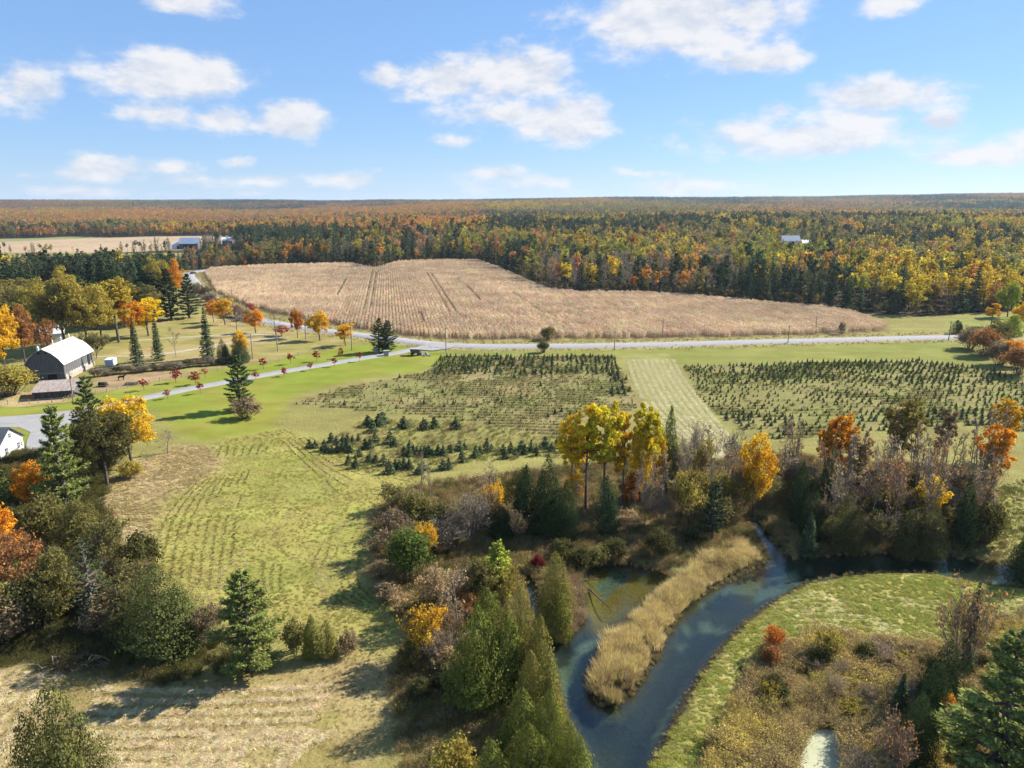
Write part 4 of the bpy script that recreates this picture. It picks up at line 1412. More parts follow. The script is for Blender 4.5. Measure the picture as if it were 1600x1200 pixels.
def horse(px, py, rz, lab):
    x, y = G(px, py)
    me = bpy.data.meshes.new('horse')
    V = [(0, 0, 1.12), (.42, 0, 1.10), (.72, 0, 1.16), (.98, 0, 1.45), (1.16, 0, 1.68), (1.45, 0, 1.60), (1.66, 0, 1.44), (-.45, 0, 1.14), (-.78, 0, 1.16), (-.98, 0, 1.0), (-1.04, 0, .62)]
    E_ = [(0, 1), (1, 2), (2, 3), (3, 4), (4, 5), (5, 6), (0, 7), (7, 8), (8, 9), (9, 10)]
    rad = [.33, .34, .26, .16, .14, .12, .08, .33, .26, .05, .03]
    for s in (-1, 1):
        i = len(V); V += [(.58, s * .17, .9), (.56, s * .17, .5), (.58, s * .17, .12), (.64, s * .17, .03)]; E_ += [(2, i), (i, i + 1), (i + 1, i + 2), (i + 2, i + 3)]; rad += [.14, .08, .06, .07]
        i = len(V); V += [(-.66, s * .18, .86), (-.62, s * .18, .66), (-.82, s * .18, .44), (-.78, s * .18, .12), (-.72, s * .18, .03)]; E_ += [(8, i), (i, i + 1), (i + 1, i + 2), (i + 2, i + 3), (i + 3, i + 4)]; rad += [.18, .12, .075, .06, .07]
        i = len(V); V += [(1.14, s * .07, 1.84)]; E_ += [(4, i)]; rad += [.03]
    me.from_pydata(V, E_, [])
    o = bpy.data.objects.new('horse_skin', me); COL.objects.link(o)
    md = o.modifiers.new('skin', 'SKIN'); sd = o.modifiers.new('sub', 'SUBSURF'); sd.levels = 1; sd.render_levels = 1
    for i, q in enumerate(rad): me.skin_vertices[0].data[i].radius = (q, q)
    me.skin_vertices[0].data[0].use_root = True
    dg = bpy.context.evaluated_depsgraph_get()
    fm = bpy.data.meshes.new_from_object(o.evaluated_get(dg)); fm.name = 'horse'
    bpy.data.objects.remove(o)
    fm.materials.clear(); fm.materials.append(M_HIDE)
    tag(link('horse', fm, None, (x, y, float(gz(x, y)) - .02), rz), lab, 'horse')


horse(190, 594, R(10), 'dark horse standing in the brown barnyard')


def feeder():
    x, y = G(161, 604)
    root = link('hay_feeder', None, None, (x, y, 0), R(5)); tag(root, 'black wrapped hay bale feeder at the barnyard edge', 'feeder')
    b = MB(); b.tube([(-1.1, 0, .65), (-1.05, 0, .65), (1.05, 0, .65), (1.1, 0, .65)], [.5, .64, .64, .5], 14, 0, True); mobj('bale', b, M_BLACK, root)
    for s in (-1, 1):
        r_ = MB(); r_.box((0, s * .8, .5), (2.6, .08, .12)); r_.box((-1.2, s * .8, .35), (.1, .1, .7)); r_.box((1.2, s * .8, .35), (.1, .1, .7)); mobj('rail', r_, M_POLE, root)
    x, y = G(206, 601)
    root = link('log_pile', None, None, (x, y, 0), R(8)); tag(root, 'low pile of dark logs on the grass below the barnyard', 'log pile')
    rr = np.random.default_rng(3); lm = MB(); lm.tube([(-1.4, 0, 0), (1.4, 0, 0)], [.2, .16], 7, 0, True); lme = lm.mesh('log', M_BARK)
    for k in range(9):
        o = link('log', lme, root, (rr.uniform(-.5, .5), (k % 5) * .42 - .8, .2 + (k // 5) * .34), rr.uniform(-.1, .1))
    x, y = G(302, 428.5)
    root = link('parked_car', None, None, (x, y, float(gz(x, y)) + .25), R(60)); tag(root, 'dark car on the pale road bend beyond the pines', 'car')
    b = MB(); b.box((0, 0, .7), (4.4, 1.8, .7)); mobj('body', b, M_BLACK, root)
    c = MB(); c.add([(-1.5, -.85, 1.05), (1.2, -.85, 1.05), (1.2, .85, 1.05), (-1.5, .85, 1.05), (-1.0, -.7, 1.6), (.6, -.7, 1.6), (.6, .7, 1.6), (-1.0, .7, 1.6)], [[0, 3, 2, 1], [4, 5, 6, 7], [0, 1, 5, 4], [1, 2, 6, 5], [2, 3, 7, 6], [3, 0, 4, 7]]); mobj('cabin', c, M_GLASS, root)
    for sx in (-1.4, 1.4):
        for sy in (-1, 1):
            w = MB(); w.tube([(sx, sy * .75, .33), (sx, sy * .92, .33)], .33, 10, 0, True); mobj('wheel', w, M_TYRE, root)


feeder()

# ------------------------------------------------------------------ trees and shrubs, one by one
TREES = [
    # farm grove, left
    ('big_pine', 106, 815, 633, 108, 'pine_light', 'tall layered white pine right of the white house, in front of the driveway'),
    ('thin_pine', 150, 705, 584, 66, 'pine', 'ragged pine rising in front of the low shed'),
    ('oak', 168, 757, 628, 100, 'olive_dark', 'dark olive tree with bare lower trunk above the dry slope'),
    ('oak', 140, 770, 655, 60, 'olive_dark', 'shorter olive tree tucked between pine and dark olive tree'),
    ('maple', 208, 730, 608, 96, (.66, .44, .04), 'golden yellow tree above the dry slope beside the driveway'),
    ('bare', 262, 708, 672, 42, 'grey', 'small leafless tree alone where lawn meets dry slope'),
    ('shrub', 205, 745, 722, 40, 'yolive', 'yellowish shrub at the foot of the golden tree'),
    ('shrub', 178, 722, 700, 34, 'olive', 'olive shrub behind the dark olive tree'),
    ('maple', 56, 812, 722, 58, 'orange', 'orange maple beside the white house, in front of the tall pine'),
    ('maple', 8, 905, 782, 84, 'orange', 'bright orange maple cut by the picture edge below the house'),
    ('pine', 0, 830, 690, 60, 'pine_light', 'light green pine hiding the white house front'),
    ('leafy_clump', 26, 955, 850, 80, 'rust', 'rounded rust brown thicket below the orange maple'),
    ('round_shrub', 80, 875, 785, 70, 'olive', 'broad olive thicket right of the orange maple'),
    ('oak', 130, 890, 775, 80, 'olive', 'olive leafed tree at the foot of the tall pine'),
    ('leafy_clump', 165, 905, 815, 60, 'olive', 'yellow green thicket at the lower edge of the dry slope'),
    ('oak', 95, 970, 850, 80, 'olive', 'dense olive tree in the middle of the left grove'),
    ('dead_pine', 150, 985, 838, 100, 'pine_dark', 'dying pine with bare pale branches and dark tufts'),
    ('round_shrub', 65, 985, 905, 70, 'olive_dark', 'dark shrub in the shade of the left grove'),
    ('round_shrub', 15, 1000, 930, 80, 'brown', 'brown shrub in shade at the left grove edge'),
    ('shrub', 175, 905, 880, 36, 'tan', 'small orange tan bush beside the dying pine'),
    ('cedar_clump', 255, 1012, 884, 135, (.11, .125, .04), 'broad dark cedar in front of the striped meadow'),
    ('leafy_clump', 210, 985, 905, 60, 'olive', 'pale olive thicket left of the broad dark cedar'),
    ('round_shrub', 195, 1010, 960, 50, 'olive_dark', 'low dark shrub between brush pile and broad cedar'),
    ('big_pine', 392, 1048, 884, 140, (.23, .26, .07), 'spreading white pine casting shadow on the straw field'),
    ('leafy_clump', 325, 1012, 945, 48, 'brown', 'reddish brown bush between broad cedar and spreading pine'),
    ('cedar', 490, 1026, 960, 36, 'cedar', 'small cedar right of the spreading pine, left of a pair'),
    ('cedar', 513, 1026, 968, 34, 'cedar_olive', 'small cedar right of the spreading pine, right of a pair'),
    ('shrub', 462, 1020, 975, 44, 'olive', 'olive bush left of the two small cedars'),
    ('shrub', 545, 1020, 988, 34, 'brown', 'dry brown bush right of the two small cedars'),
    ('cedar_clump', 112, 1285, 1072, 150, (.115, .118, .036), 'big olive cedar rising from the bottom edge on the straw field'),
    # lawn and road
    ('pine', 376, 640, 552, 60, 'pine', 'open branched pine alone on the lawn casting a long shadow'),
    ('shrub', 384, 652, 625, 48, 'brown', 'pinkish brown shrub at the foot of the lawn pine'),
    ('pine', 592, 550, 497, 40, 'pine', 'pine at the driveway mouth, left stem of a twin'),
    ('pine', 606, 550, 500, 40, 'pine_dark', 'pine at the driveway mouth, right stem of a twin'),
    ('maple', 352, 508, 463, 36, 'gold', 'round golden maple at the road bend'),
    ('maple', 334, 503, 468, 24, 'orange', 'small orange maple behind the tall fence spruce'),
    ('maple', 400, 520, 484, 38, 'orange', 'wide orange maple right of the golden maple'),
    ('maple', 392, 490, 472, 16, 'pink', 'tiny pink orange tree across the road at the corn'),
    ('bare', 431, 523, 480, 34, 'grey', 'leafless grey tree between the orange roadside maples'),
    ('maple', 465, 528, 482, 24, 'deep_orange', 'narrow deep orange maple beside the road'),
    ('maple', 500, 532, 486, 44, 'gold', 'large golden orange maple with dark green heart by the road'),
    ('maple', 540, 540, 503, 34, 'gold', 'green and orange maple nearest the twin pine'),
    ('maple', 440, 525, 508, 26, 'pink', 'pale pink orange maple low beside the road'),
    ('spruce', 215, 572, 494, 24, 'spruce', 'dark spruce on the hedge line nearest the box trailer'),
    ('spruce', 248, 563, 490, 21, 'spruce', 'slim spruce on the hedge line next to the leafless tree'),
    ('bare', 275, 558, 512, 26, 'grey', 'leafless tree on the hedge line between spruces'),
    ('spruce', 325, 560, 478, 26, 'spruce', 'tallest spruce on the hedge line'),
    ('cedar_clump', 349, 565, 530, 22, 'pine_dark', 'dark round evergreen on the hedge line'),
    ('cedar_clump', 377, 567, 532, 32, 'pine_dark', 'dark round evergreen under the yellow tree'),
    ('maple', 376, 562, 516, 34, 'gold', 'yellow topped tree behind the dark round evergreen'),
    ('bare', 371, 525, 478, 40, 'grey', 'grey leafless tree at the road bend before the corn'),
    # barn surroundings
    ('round_shrub', 14, 618, 574, 74, 'yolive', 'big yellow green bush left of the low shed'),
    ('maple', 10, 590, 470, 60, 'gold', 'orange yellow tree at the picture edge behind the barn'),
    ('maple', 40, 570, 478, 48, 'rust', 'rust red tree behind the barn'),
    ('leafy_clump', 65, 560, 505, 40, 'rust', 'rusty brown thicket behind the barn gable'),
    ('oak', 75, 545, 432, 80, 'yolive', 'tall thin olive tree behind the barn roof, left'),
    ('oak', 105, 548, 428, 80, (.24, .20, .06), 'tall thin olive tree behind the barn roof, middle'),
    ('oak', 138, 548, 430, 76, 'yolive', 'tall thin olive tree behind the barn roof, right'),
    ('poplar', 186, 535, 424, 74, (.44, .34, .05), 'tall olive gold poplar over the pasture'),
    ('maple', 205, 530, 460, 50, 'orange', 'orange tree under the olive gold poplar'),
    ('maple', 232, 525, 462, 54, 'yellow', 'bright golden tree at the pasture edge'),
    ('oak', 160, 540, 440, 66, (.42, .33, .055), 'olive gold tree between barn roof and poplar'),
    ('oak', 20, 530, 436, 74, 'olive', 'grey olive tree far left behind the barn'),
    ('oak', 48, 522, 430, 70, (.24, .20, .07), 'grey olive tree second from the picture edge'),
    ('leafy_clump', 150, 560, 518, 40, 'olive', 'olive thicket behind the far end of the barn'),
    ('pine', 268, 500, 418, 55, 'pine_dark', 'dark pine at the pasture head, largest of its row'),
    ('pine', 296, 497, 428, 46, 'pine_dark', 'dark pine at the pasture head, right end of its row'),
    ('pine', 245, 500, 425, 46, 'pine_dark', 'dark pine at the pasture head, behind the golden tree'),
    ('maple', 276, 470, 405, 32, 'orange', 'orange tree above the dark pines near the road'),
    ('oak', 250, 465, 398, 40, 'yolive', 'yellow olive tree above the dark pines'),
    # road edge bushes
    ('round_shrub', 857, 531, 511, 26, 'olive', 'rounded dull bush beyond the road at the corn edge'),
    ('round_shrub', 849, 551, 534, 20, 'olive_dark', 'rounded dull bush on the near verge of the road'),
    ('shrub', 1315, 522, 504, 11, 'brown', 'small brown bush at the corn edge across the road'),
    ('cedar', 1494, 521, 500, 20, 'pine_dark', 'small dark round cedar at the road end'),
    # poplar group above the pond
    ('poplar', 915, 795, 616, 82, 'yellow', 'tall yellow poplar with orange top, left of the creek group'),
    ('poplar', 945, 800, 612, 78, 'greenyellow', 'tallest green and yellow poplar of the creek group'),
    ('poplar', 893, 790, 628, 56, 'yellow', 'bright yellow poplar at the outer edge of the creek group'),
    ('poplar', 972, 800, 628, 52, 'gold', 'orange topped poplar in the middle of the creek group'),
    ('poplar', 1006, 790, 614, 60, 'greenyellow', 'green yellow poplar with orange crest in the creek group'),
    ('maple', 998, 790, 660, 50, 'yellow', 'bright yellow lower tree under the right poplar'),
    ('maple', 1028, 775, 664, 36, 'gold', 'orange gold tree at the right of the creek group'),
    ('cedar', 1042, 772, 636, 30, 'green', 'narrow green tree at the right end of the creek group'),
    ('maple', 985, 795, 738, 42, 'deep_orange', 'low orange tree between the poplar trunks'),
    ('maple', 1026, 775, 712, 30, 'deep_orange', 'slim orange tree right of the poplar trunks'),
    ('maple', 895, 800, 735, 40, 'gold', 'golden understory tree among the poplar trunks, left'),
    # cedars and thicket above the pond
    ('cedar', 822, 838, 728, 50, 'cedar_dark', 'dark cedar above the pond, left of three'),
    ('cedar_clump', 856, 840, 712, 62, 'cedar_dark', 'dark cedar above the pond, tallest of three'),
    ('cedar_clump', 884, 842, 752, 52, 'cedar_dark', 'dark cedar above the pond, right of three'),
    ('cedar', 946, 835, 745, 44, 'pine_dark', 'slender dark conifer below the poplars'),
    ('cedar_clump', 785, 842, 792, 54, 'cedar_dark', 'low dark cedar at the left of the pond cedars'),
    ('leafy_clump', 812, 858, 802, 24, 'tan', 'pale yellow sapling in front of the dark cedars'),
    ('bare', 762, 800, 722, 54, 'tan', 'pale twiggy tree left of the dark cedars'),
    ('leafy_clump', 800, 812, 742, 48, 'yolive', 'yellowish thicket behind the dark cedars'),
    ('leafy_clump', 770, 825, 752, 40, 'gold', 'golden brown thicket between twiggy tree and cedars'),
    ('bare_pole', 660, 800, 700, 22, 'grey', 'thin dead tree with twiggy top at the meadow corner'),
    ('bare_pole', 674, 802, 715, 18, 'grey', 'thin dark pole tree beside the twiggy topped one'),
    ('round_shrub', 648, 828, 770, 52, 'olive', 'olive bush with red top at the meadow corner'),
    ('round_shrub', 688, 835, 790, 56, 'olive_dark', 'dark olive bush below the thin dead trees'),
    ('bare_clump', 735, 852, 775, 70, 'brown', 'tangled dark brown leafless thicket'),
    ('bare_clump', 705, 862, 815, 60, 'grey', 'grey leafless thicket above the narrow channel'),
    ('leafy_clump', 672, 885, 818, 36, 'gold', 'small golden tree amid the brown thickets'),
    ('leafy_clump', 620, 872, 812, 56, 'brown', 'greyish brown thicket at the meadow edge'),
    ('round_shrub', 642, 908, 832, 72, 'green', 'large round green bush casting shadow on the meadow'),
    ('shrub', 597, 898, 880, 46, 'tan', 'low tan bush in the shadow beside the round green bush'),
    ('shrub', 590, 860, 840, 34, 'brown', 'low brown bush at the meadow edge'),
    ('shrub', 605, 940, 915, 50, 'brown', 'low brown bramble below the round green bush'),
    ('shrub', 628, 955, 930, 40, 'tan', 'low tan bramble right of the meadow'),
    ('pine', 778, 945, 846, 80, 'lime', 'light green pine above the narrow channel'),
    ('oak', 752, 958, 868, 64, 'olive', 'olive orange tree in front of the light green pine'),
    ('leafy_clump', 790, 960, 888, 50, 'yolive', 'yellow green thicket beside the narrow channel'),
    ('bare', 716, 1006, 878, 72, 'tan', 'pale leafless tree with forked white limbs'),
    ('leafy_clump', 695, 965, 890, 60, 'tan', 'tan twiggy thicket left of the pale forked tree'),
    ('leafy_clump', 660, 1030, 950, 62, 'gold', 'golden orange bush right of the meadow'),
    ('bare_clump', 690, 1048, 985, 50, 'brown', 'brown leafless thicket beside the golden orange bush'),
    ('shrub', 640, 1045, 1005, 40, 'olive', 'olive bush at the shadowed corner of the straw field'),
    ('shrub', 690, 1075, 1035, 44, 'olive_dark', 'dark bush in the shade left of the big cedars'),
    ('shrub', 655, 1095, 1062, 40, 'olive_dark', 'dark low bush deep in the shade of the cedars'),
    # cedar hedge
    ('cedar_clump', 748, 1098, 948, 107, 'cedar', 'biggest cedar of the creekside hedge'),
    ('cedar', 792, 1090, 950, 65, 'cedar', 'pointed cedar right of the biggest hedge cedar'),
    ('cedar', 760, 1010, 918, 56, 'cedar', 'cedar behind the biggest hedge cedar'),
    ('cedar_clump', 812, 1062, 918, 75, 'cedar_olive', 'olive cedar at the back of the creekside hedge'),
    ('cedar', 842, 1090, 960, 56, 'cedar_olive', 'olive cedar leaning over the water in the hedge'),
    ('cedar', 828, 1130, 1015, 51, 'cedar_olive', 'narrow brown tipped cedar in the middle of the hedge'),
    ('cedar', 855, 1140, 1020, 58, 'cedar_olive', 'olive cedar beside a yellow patch in the hedge'),
    ('leafy_clump', 866, 1140, 1085, 16, 'yellow', 'small yellow sapling between the hedge cedars'),
    ('cedar', 815, 1180, 1075, 68, 'cedar', 'green cedar at the lower part of the hedge'),
    ('cedar_clump', 858, 1195, 1080, 82, 'cedar', 'wide green cedar nearest the water in the hedge'),
    ('cedar_clump', 885, 1245, 1125, 90, 'cedar', 'green cedar at the bottom edge beside the water'),
    ('cedar_clump', 825, 1250, 1130, 92, 'cedar', 'green cedar at the bottom edge, middle of the hedge end'),
    ('cedar', 768, 1260, 1156, 73, 'cedar', 'bright green cedar top at the bottom edge'),
    ('shrub', 712, 1235, 1168, 74, 'yolive', 'yellow green bush at the bottom edge left of the cedar top'),
    # island in the pond
    ('cedar_clump', 866, 985, 856, 70, 'cedar_olive', 'olive flame shaped cedar on the pond point'),
    ('cedar', 874, 990, 916, 36, (.12, .15, .022), 'small bright green cedar in front of the flame shaped one'),
    ('bare_pole', 901, 965, 900, 14, 'grey', 'bare sapling at the tip of the pond point'),
    ('shrub', 840, 890, 868, 20, (.20, .03, .025), 'small red bush at the head of the pond point'),
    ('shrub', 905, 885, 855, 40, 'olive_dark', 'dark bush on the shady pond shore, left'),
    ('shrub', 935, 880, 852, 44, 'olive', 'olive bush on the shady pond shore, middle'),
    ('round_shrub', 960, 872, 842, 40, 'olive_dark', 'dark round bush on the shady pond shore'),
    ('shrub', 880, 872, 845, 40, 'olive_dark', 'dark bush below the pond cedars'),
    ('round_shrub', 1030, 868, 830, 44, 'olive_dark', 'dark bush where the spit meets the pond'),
    ('leafy_clump', 985, 832, 795, 44, 'tan', 'tan bush below the poplar trunks'),
    ('bare_clump', 1030, 820, 772, 46, 'brown', 'brown twiggy thicket right of the poplars'),
    ('leafy_clump', 1062, 815, 735, 44, 'yolive', 'sparse yellow thicket beyond the spit'),
    ('bare', 1078, 810, 712, 42, 'grey', 'leafless tree right of the poplar group, taller'),
    ('bare', 1105, 818, 690, 36, 'grey', 'leafless tree right of the poplar group, thinner'),
    ('leafy_clump', 1120, 835, 770, 46, 'olive', 'dull green thicket at the root of the spit'),
    ('thin_pine', 1112, 846, 752, 50, 'pine_dark', 'crooked dark pine at the root of the spit'),
    ('shrub', 1130, 795, 755, 60, 'tan', 'tan bush on the bank below the hay strip'),
    ('shrub', 1085, 848, 822, 44, 'olive_dark', 'dark bush shading the reed spit'),
    # right wood: marked trees
    ('maple', 1176, 805, 676, 62, 'gold', 'orange gold tree at the mouth of the upper creek'),
    ('leafy_clump', 1158, 800, 740, 40, 'yolive', 'yellowish thicket left of the upper creek'),
    ('poplar', 1305, 775, 632, 62, 'orange', 'orange gold poplar in the right wood'),
    ('poplar', 1283, 772, 640, 40, 'orange', 'pale orange poplar left of the orange gold one'),
    ('poplar', 1336, 790, 664, 46, 'tan', 'faded tan poplar in the right wood'),
    ('poplar', 1404, 765, 608, 66, (.30, .24, .06), 'tall olive topped tree with bare trunk in the right wood'),
    ('bare', 1392, 770, 640, 46, 'rust', 'thin brown tree beside the tall olive topped one'),
    ('poplar', 1470, 745, 628, 42, 'brown', 'faded brown poplar in the right wood'),
    ('poplar', 1540, 790, 650, 60, 'orange', 'orange tree at the right end of the wood'),
    ('poplar', 1562, 715, 612, 48, 'gold', 'golden tree behind the right end of the wood'),
    ('maple', 1445, 825, 745, 62, 'yellow', 'yellow crown low inside the right wood'),
    ('cedar', 1246, 822, 722, 36, 'cedar_dark', 'dark cedar near the left end of the right wood'),
    ('cedar_clump', 1290, 815, 700, 44, 'cedar_dark', 'dark cedar under the orange gold poplar'),
    ('spruce', 1262, 864, 797, 34, 'spruce', 'grey green spruce on the north creek bank'),
    ('cedar_clump', 1318, 860, 770, 56, 'olive_dark', 'dull green cedar on the north creek bank'),
    ('cedar', 1415, 866, 790, 40, 'olive_dark', 'dull cedar on the north bank, below the yellow crown'),
    ('cedar_clump', 1450, 866, 780, 54, 'olive_dark', 'wide dull cedar on the north bank, right part'),
    ('cedar', 1500, 855, 750, 40, 'cedar_dark', 'dark cedar near the right end of the wood'),
    ('cedar_clump', 1268, 842, 768, 46, 'cedar_dark', 'dark cedar above the creek fork'),
    ('round_shrub', 1535, 850, 815, 50, 'olive', 'olive bush at the right end of the wood'),
    ('cedar_clump', 1608, 905, 800, 70, 'cedar_dark', 'dark cedar cut by the picture edge beside the creek'),
    # lower right
    ('bare_clump', 1496, 1062, 918, 74, (.40, .20, .08), 'rusty tamarack thinning to grey twigs on the marsh'),
    ('spruce', 1505, 1062, 905, 30, 'spruce', 'spruce tip showing behind the rusty tamarack'),
    ('cedar_clump', 1470, 1110, 1000, 78, 'cedar_dark', 'dark cedar below the rusty tamarack'),
    ('cedar', 1450, 1150, 1030, 52, 'cedar_dark', 'very dark cedar in the shade at the lower marsh'),
    ('spruce', 1402, 1130, 1052, 40, 'spruce', 'blue green young spruce beside the dark cedars'),
    ('cedar_clump', 1425, 1200, 1085, 70, 'cedar_dark', 'dark cedar right of the pale pond'),
    ('bare_clump', 1388, 1230, 1128, 62, 'rust', 'rusty twiggy bush right of the pale pond'),
    ('big_pine', 1545, 1255, 985, 235, (.23, .265, .075), 'huge soft green pine in the lower right corner'),
    ('big_pine', 1620, 1190, 965, 150, (.21, .25, .07), 'light green pine cut by the lower right picture edge'),
    ('big_pine', 1625, 1310, 1080, 170, (.23, .26, .07), 'nearest pine at the lower right corner'),
    ('leafy_clump', 1482, 1150, 1088, 26, 'orange', 'small orange sapling before the huge pine'),
    ('leafy_clump', 1296, 1030, 982, 38, 'yolive', 'yellow green rounded bush on the marsh'),
    ('leafy_clump', 1212, 1025, 982, 30, 'deep_orange', 'orange red small bush on the marsh edge'),
    ('shrub', 1205, 1045, 1015, 34, 'rust', 'rust bush under the orange red one'),
    ('bare_clump', 1345, 1240, 1175, 60, 'grey', 'grey green leafless bush at the bottom edge by the pond'),
    # hedgerow on the right
    ('round_shrub', 1515, 545, 512, 44, 'brown', 'brown bush heading the right hedgerow'),
    ('round_shrub', 1538, 556, 515, 44, 'rust', 'reddish bush second in the right hedgerow'),
    ('oak', 1556, 552, 496, 42, 'olive', 'dull green tree in the right hedgerow'),
    ('oak', 1575, 545, 488, 40, 'lime', 'yellow green tree in the right hedgerow'),
    ('maple', 1585, 572, 528, 44, 'orange', 'orange tree low in the right hedgerow'),
    ('round_shrub', 1590, 585, 545, 50, 'rust', 'rusty bush at the lower end of the right hedgerow'),
    ('round_shrub', 1562, 570, 535, 44, 'brown', 'dark brown bush in the middle of the right hedgerow'),
    ('maple', 1600, 520, 465, 44, 'gold', 'gold tree at the right picture edge beyond the hedgerow'),
    ('poplar', 1548, 510, 470, 30, 'gold', 'small gold tree on the verge beyond the road end'),
    ('maple', 1574, 495, 440, 40, 'lime', 'yellow green tree beyond the road end'),
]
for t in TREES: plant(*t)

# young red maples along the driveway
reds = [(225, 610, 590, 15), (306, 601, 577, 19), (275, 601, 580, 0), (321, 590, 573, 12), (262, 623, 606, 12), (313, 615, 594, 12), (275, 598, 573, 18), (412, 577, 557, 14), (400, 593, 578, 12),
        (454, 569, 550, 13), (495, 565, 545, 13), (485, 579, 565, 10), (444, 588, 572, 13), (523, 573, 557, 10), (533, 560, 540, 11), (562, 565, 548, 9)]
for k, (px, py, tp, w) in enumerate(reds):
    if w == 0: continue
    side = 'far' if k in (0, 1, 3, 6, 7, 9, 10, 14) else 'near'
    plant('sapling', px, py, tp, w * 1.15, 'red' if k != 3 else 'pink', 'young red maple on the lawn along the %s side of the driveway' % side, 'young red maples along the driveway, %s side' % side)

# bare grey trees that fill the right wood, and its thin understory
rr = np.random.default_rng(31)
for k in range(78):
    px = rr.uniform(1215, 1555); py = rr.uniform(748, 852 if px > 1255 else 790)
    tp = py - rr.uniform(85, 150) * (.75 + .25 * (py - 700) / 150)
    plant(['bare_pole', 'bare', 'bare_pole'][k % 3], px, py, tp, rr.uniform(22, 44), ['grey', 'brown', 'tan', 'rust'][k % 4], 'leafless %s tree among many in the wood north of the creek' % ['grey', 'brown', 'tan', 'rust'][k % 4], 'leafless trees of the creek wood')
for k in range(46):
    px = rr.uniform(1225, 1545); py = rr.uniform(775, 862 if px > 1258 else 800)
    plant(['leafy_clump', 'bare_clump', 'round_shrub'][k % 3], px, py, py - rr.uniform(30, 58), rr.uniform(34, 56), ['olive', 'grey', 'olive_dark', 'brown', 'tan', 'olive'][k % 6], '%s undergrowth bush between the leafless trees north of the creek' % ['olive', 'grey', 'dark olive', 'brown', 'tan', 'olive'][k % 6], 'undergrowth bushes of the creek wood')
for k in range(14):
    px = rr.uniform(880, 1060); py = rr.uniform(770, 832)
    plant(['bare_pole', 'bare'][k % 2], px, py, py - rr.uniform(70, 120), rr.uniform(18, 34), ['grey', 'tan'][k % 2], '%s upright tree among the poplar trunks' % ['grey leafless', 'pale leafless'][k % 2], 'leafless uprights among the poplars')
for k in range(16):
    px = rr.uniform(1050, 1165); py = rr.uniform(745, 842)
    plant(['bare', 'leafy_clump', 'bare_clump', 'bare_pole'][k % 4], px, py, py - rr.uniform(45, 95), rr.uniform(26, 44), ['tan', 'yolive', 'grey', 'brown'][k % 4], '%s between the poplar group and the upper creek' % ['pale twiggy tree', 'yellowish thicket', 'grey twiggy thicket', 'thin brown pole tree'][k % 4], 'scrub above the reed spit')
for k in range(13):
    px = rr.uniform(610, 790); py = rr.uniform(795, 870)
    plant(['bare_clump', 'shrub', 'leafy_clump', 'shrub'][k % 4], px, py, py - rr.uniform(22, 50), rr.uniform(30, 55), ['brown', 'olive', 'grey', 'olive_dark', 'tan'][k % 5], '%s scrub bush between meadow and pond cedars' % ['brown', 'olive', 'grey', 'dark olive', 'tan'][k % 5], 'scrub between meadow and pond')
for k in range(13):
    t = k / 12; px = 640 + 90 * rr.random() + 20 * t; py = 940 + 130 * t
    plant(['shrub', 'bare_clump', 'leafy_clump'][k % 3], px, py, py - rr.uniform(25, 55), rr.uniform(34, 60), ['tan', 'brown', 'olive', 'rust'][k % 4], '%s scrub bush between meadow and cedar hedge' % ['tan', 'brown', 'olive', 'rust'][k % 4], 'scrub beside the cedar hedge')
for k in range(14):
    px = rr.uniform(-10, 230); py = rr.uniform(880, 1005)
    plant(['round_shrub', 'shrub', 'leafy_clump'][k % 3], px, py, py - rr.uniform(35, 75), rr.uniform(45, 75), ['olive', 'olive_dark', 'brown', 'green'][k % 4], '%s undergrowth bush in the shade of the left grove' % ['olive', 'dark olive', 'brown', 'green'][k % 4], 'undergrowth of the left grove')
for k in range(16):
    px = [4, 22, 38, 60, 84, 98, 118, 134, 152, 172, 196, 214, 228, 30, 108, 180][k]; py = [512, 505, 510, 505, 515, 500, 512, 505, 515, 508, 512, 505, 508, 495, 492, 494][k]
    plant(['oak', 'poplar', 'maple'][k % 3], px, py, py - rr.uniform(62, 84), rr.uniform(46, 66), ['olive', 'yolive', (.40, .31, .055), 'pine_dark'][k % 4], '%s tree in the grove behind the barn and pasture' % ['olive', 'yellow olive', 'olive gold', 'dark green'][k % 4], 'grove behind the barn')
# dark low hedge line below the spruces
for k in range(26):
    t = k / 25; px = 150 + 225 * t; py = 588 - 22 * t + rr.uniform(-1, 1)
    plant(['shrub', 'bare_clump'][k % 2], px, py, py - rr.uniform(7, 15), rr.uniform(14, 24), ['brown', 'olive_dark', 'grey'][k % 3], 'low %s bush in the overgrown hedge line across the pasture' % ['brown', 'dark olive', 'grey'][k % 3], 'bushes of the pasture hedge line')


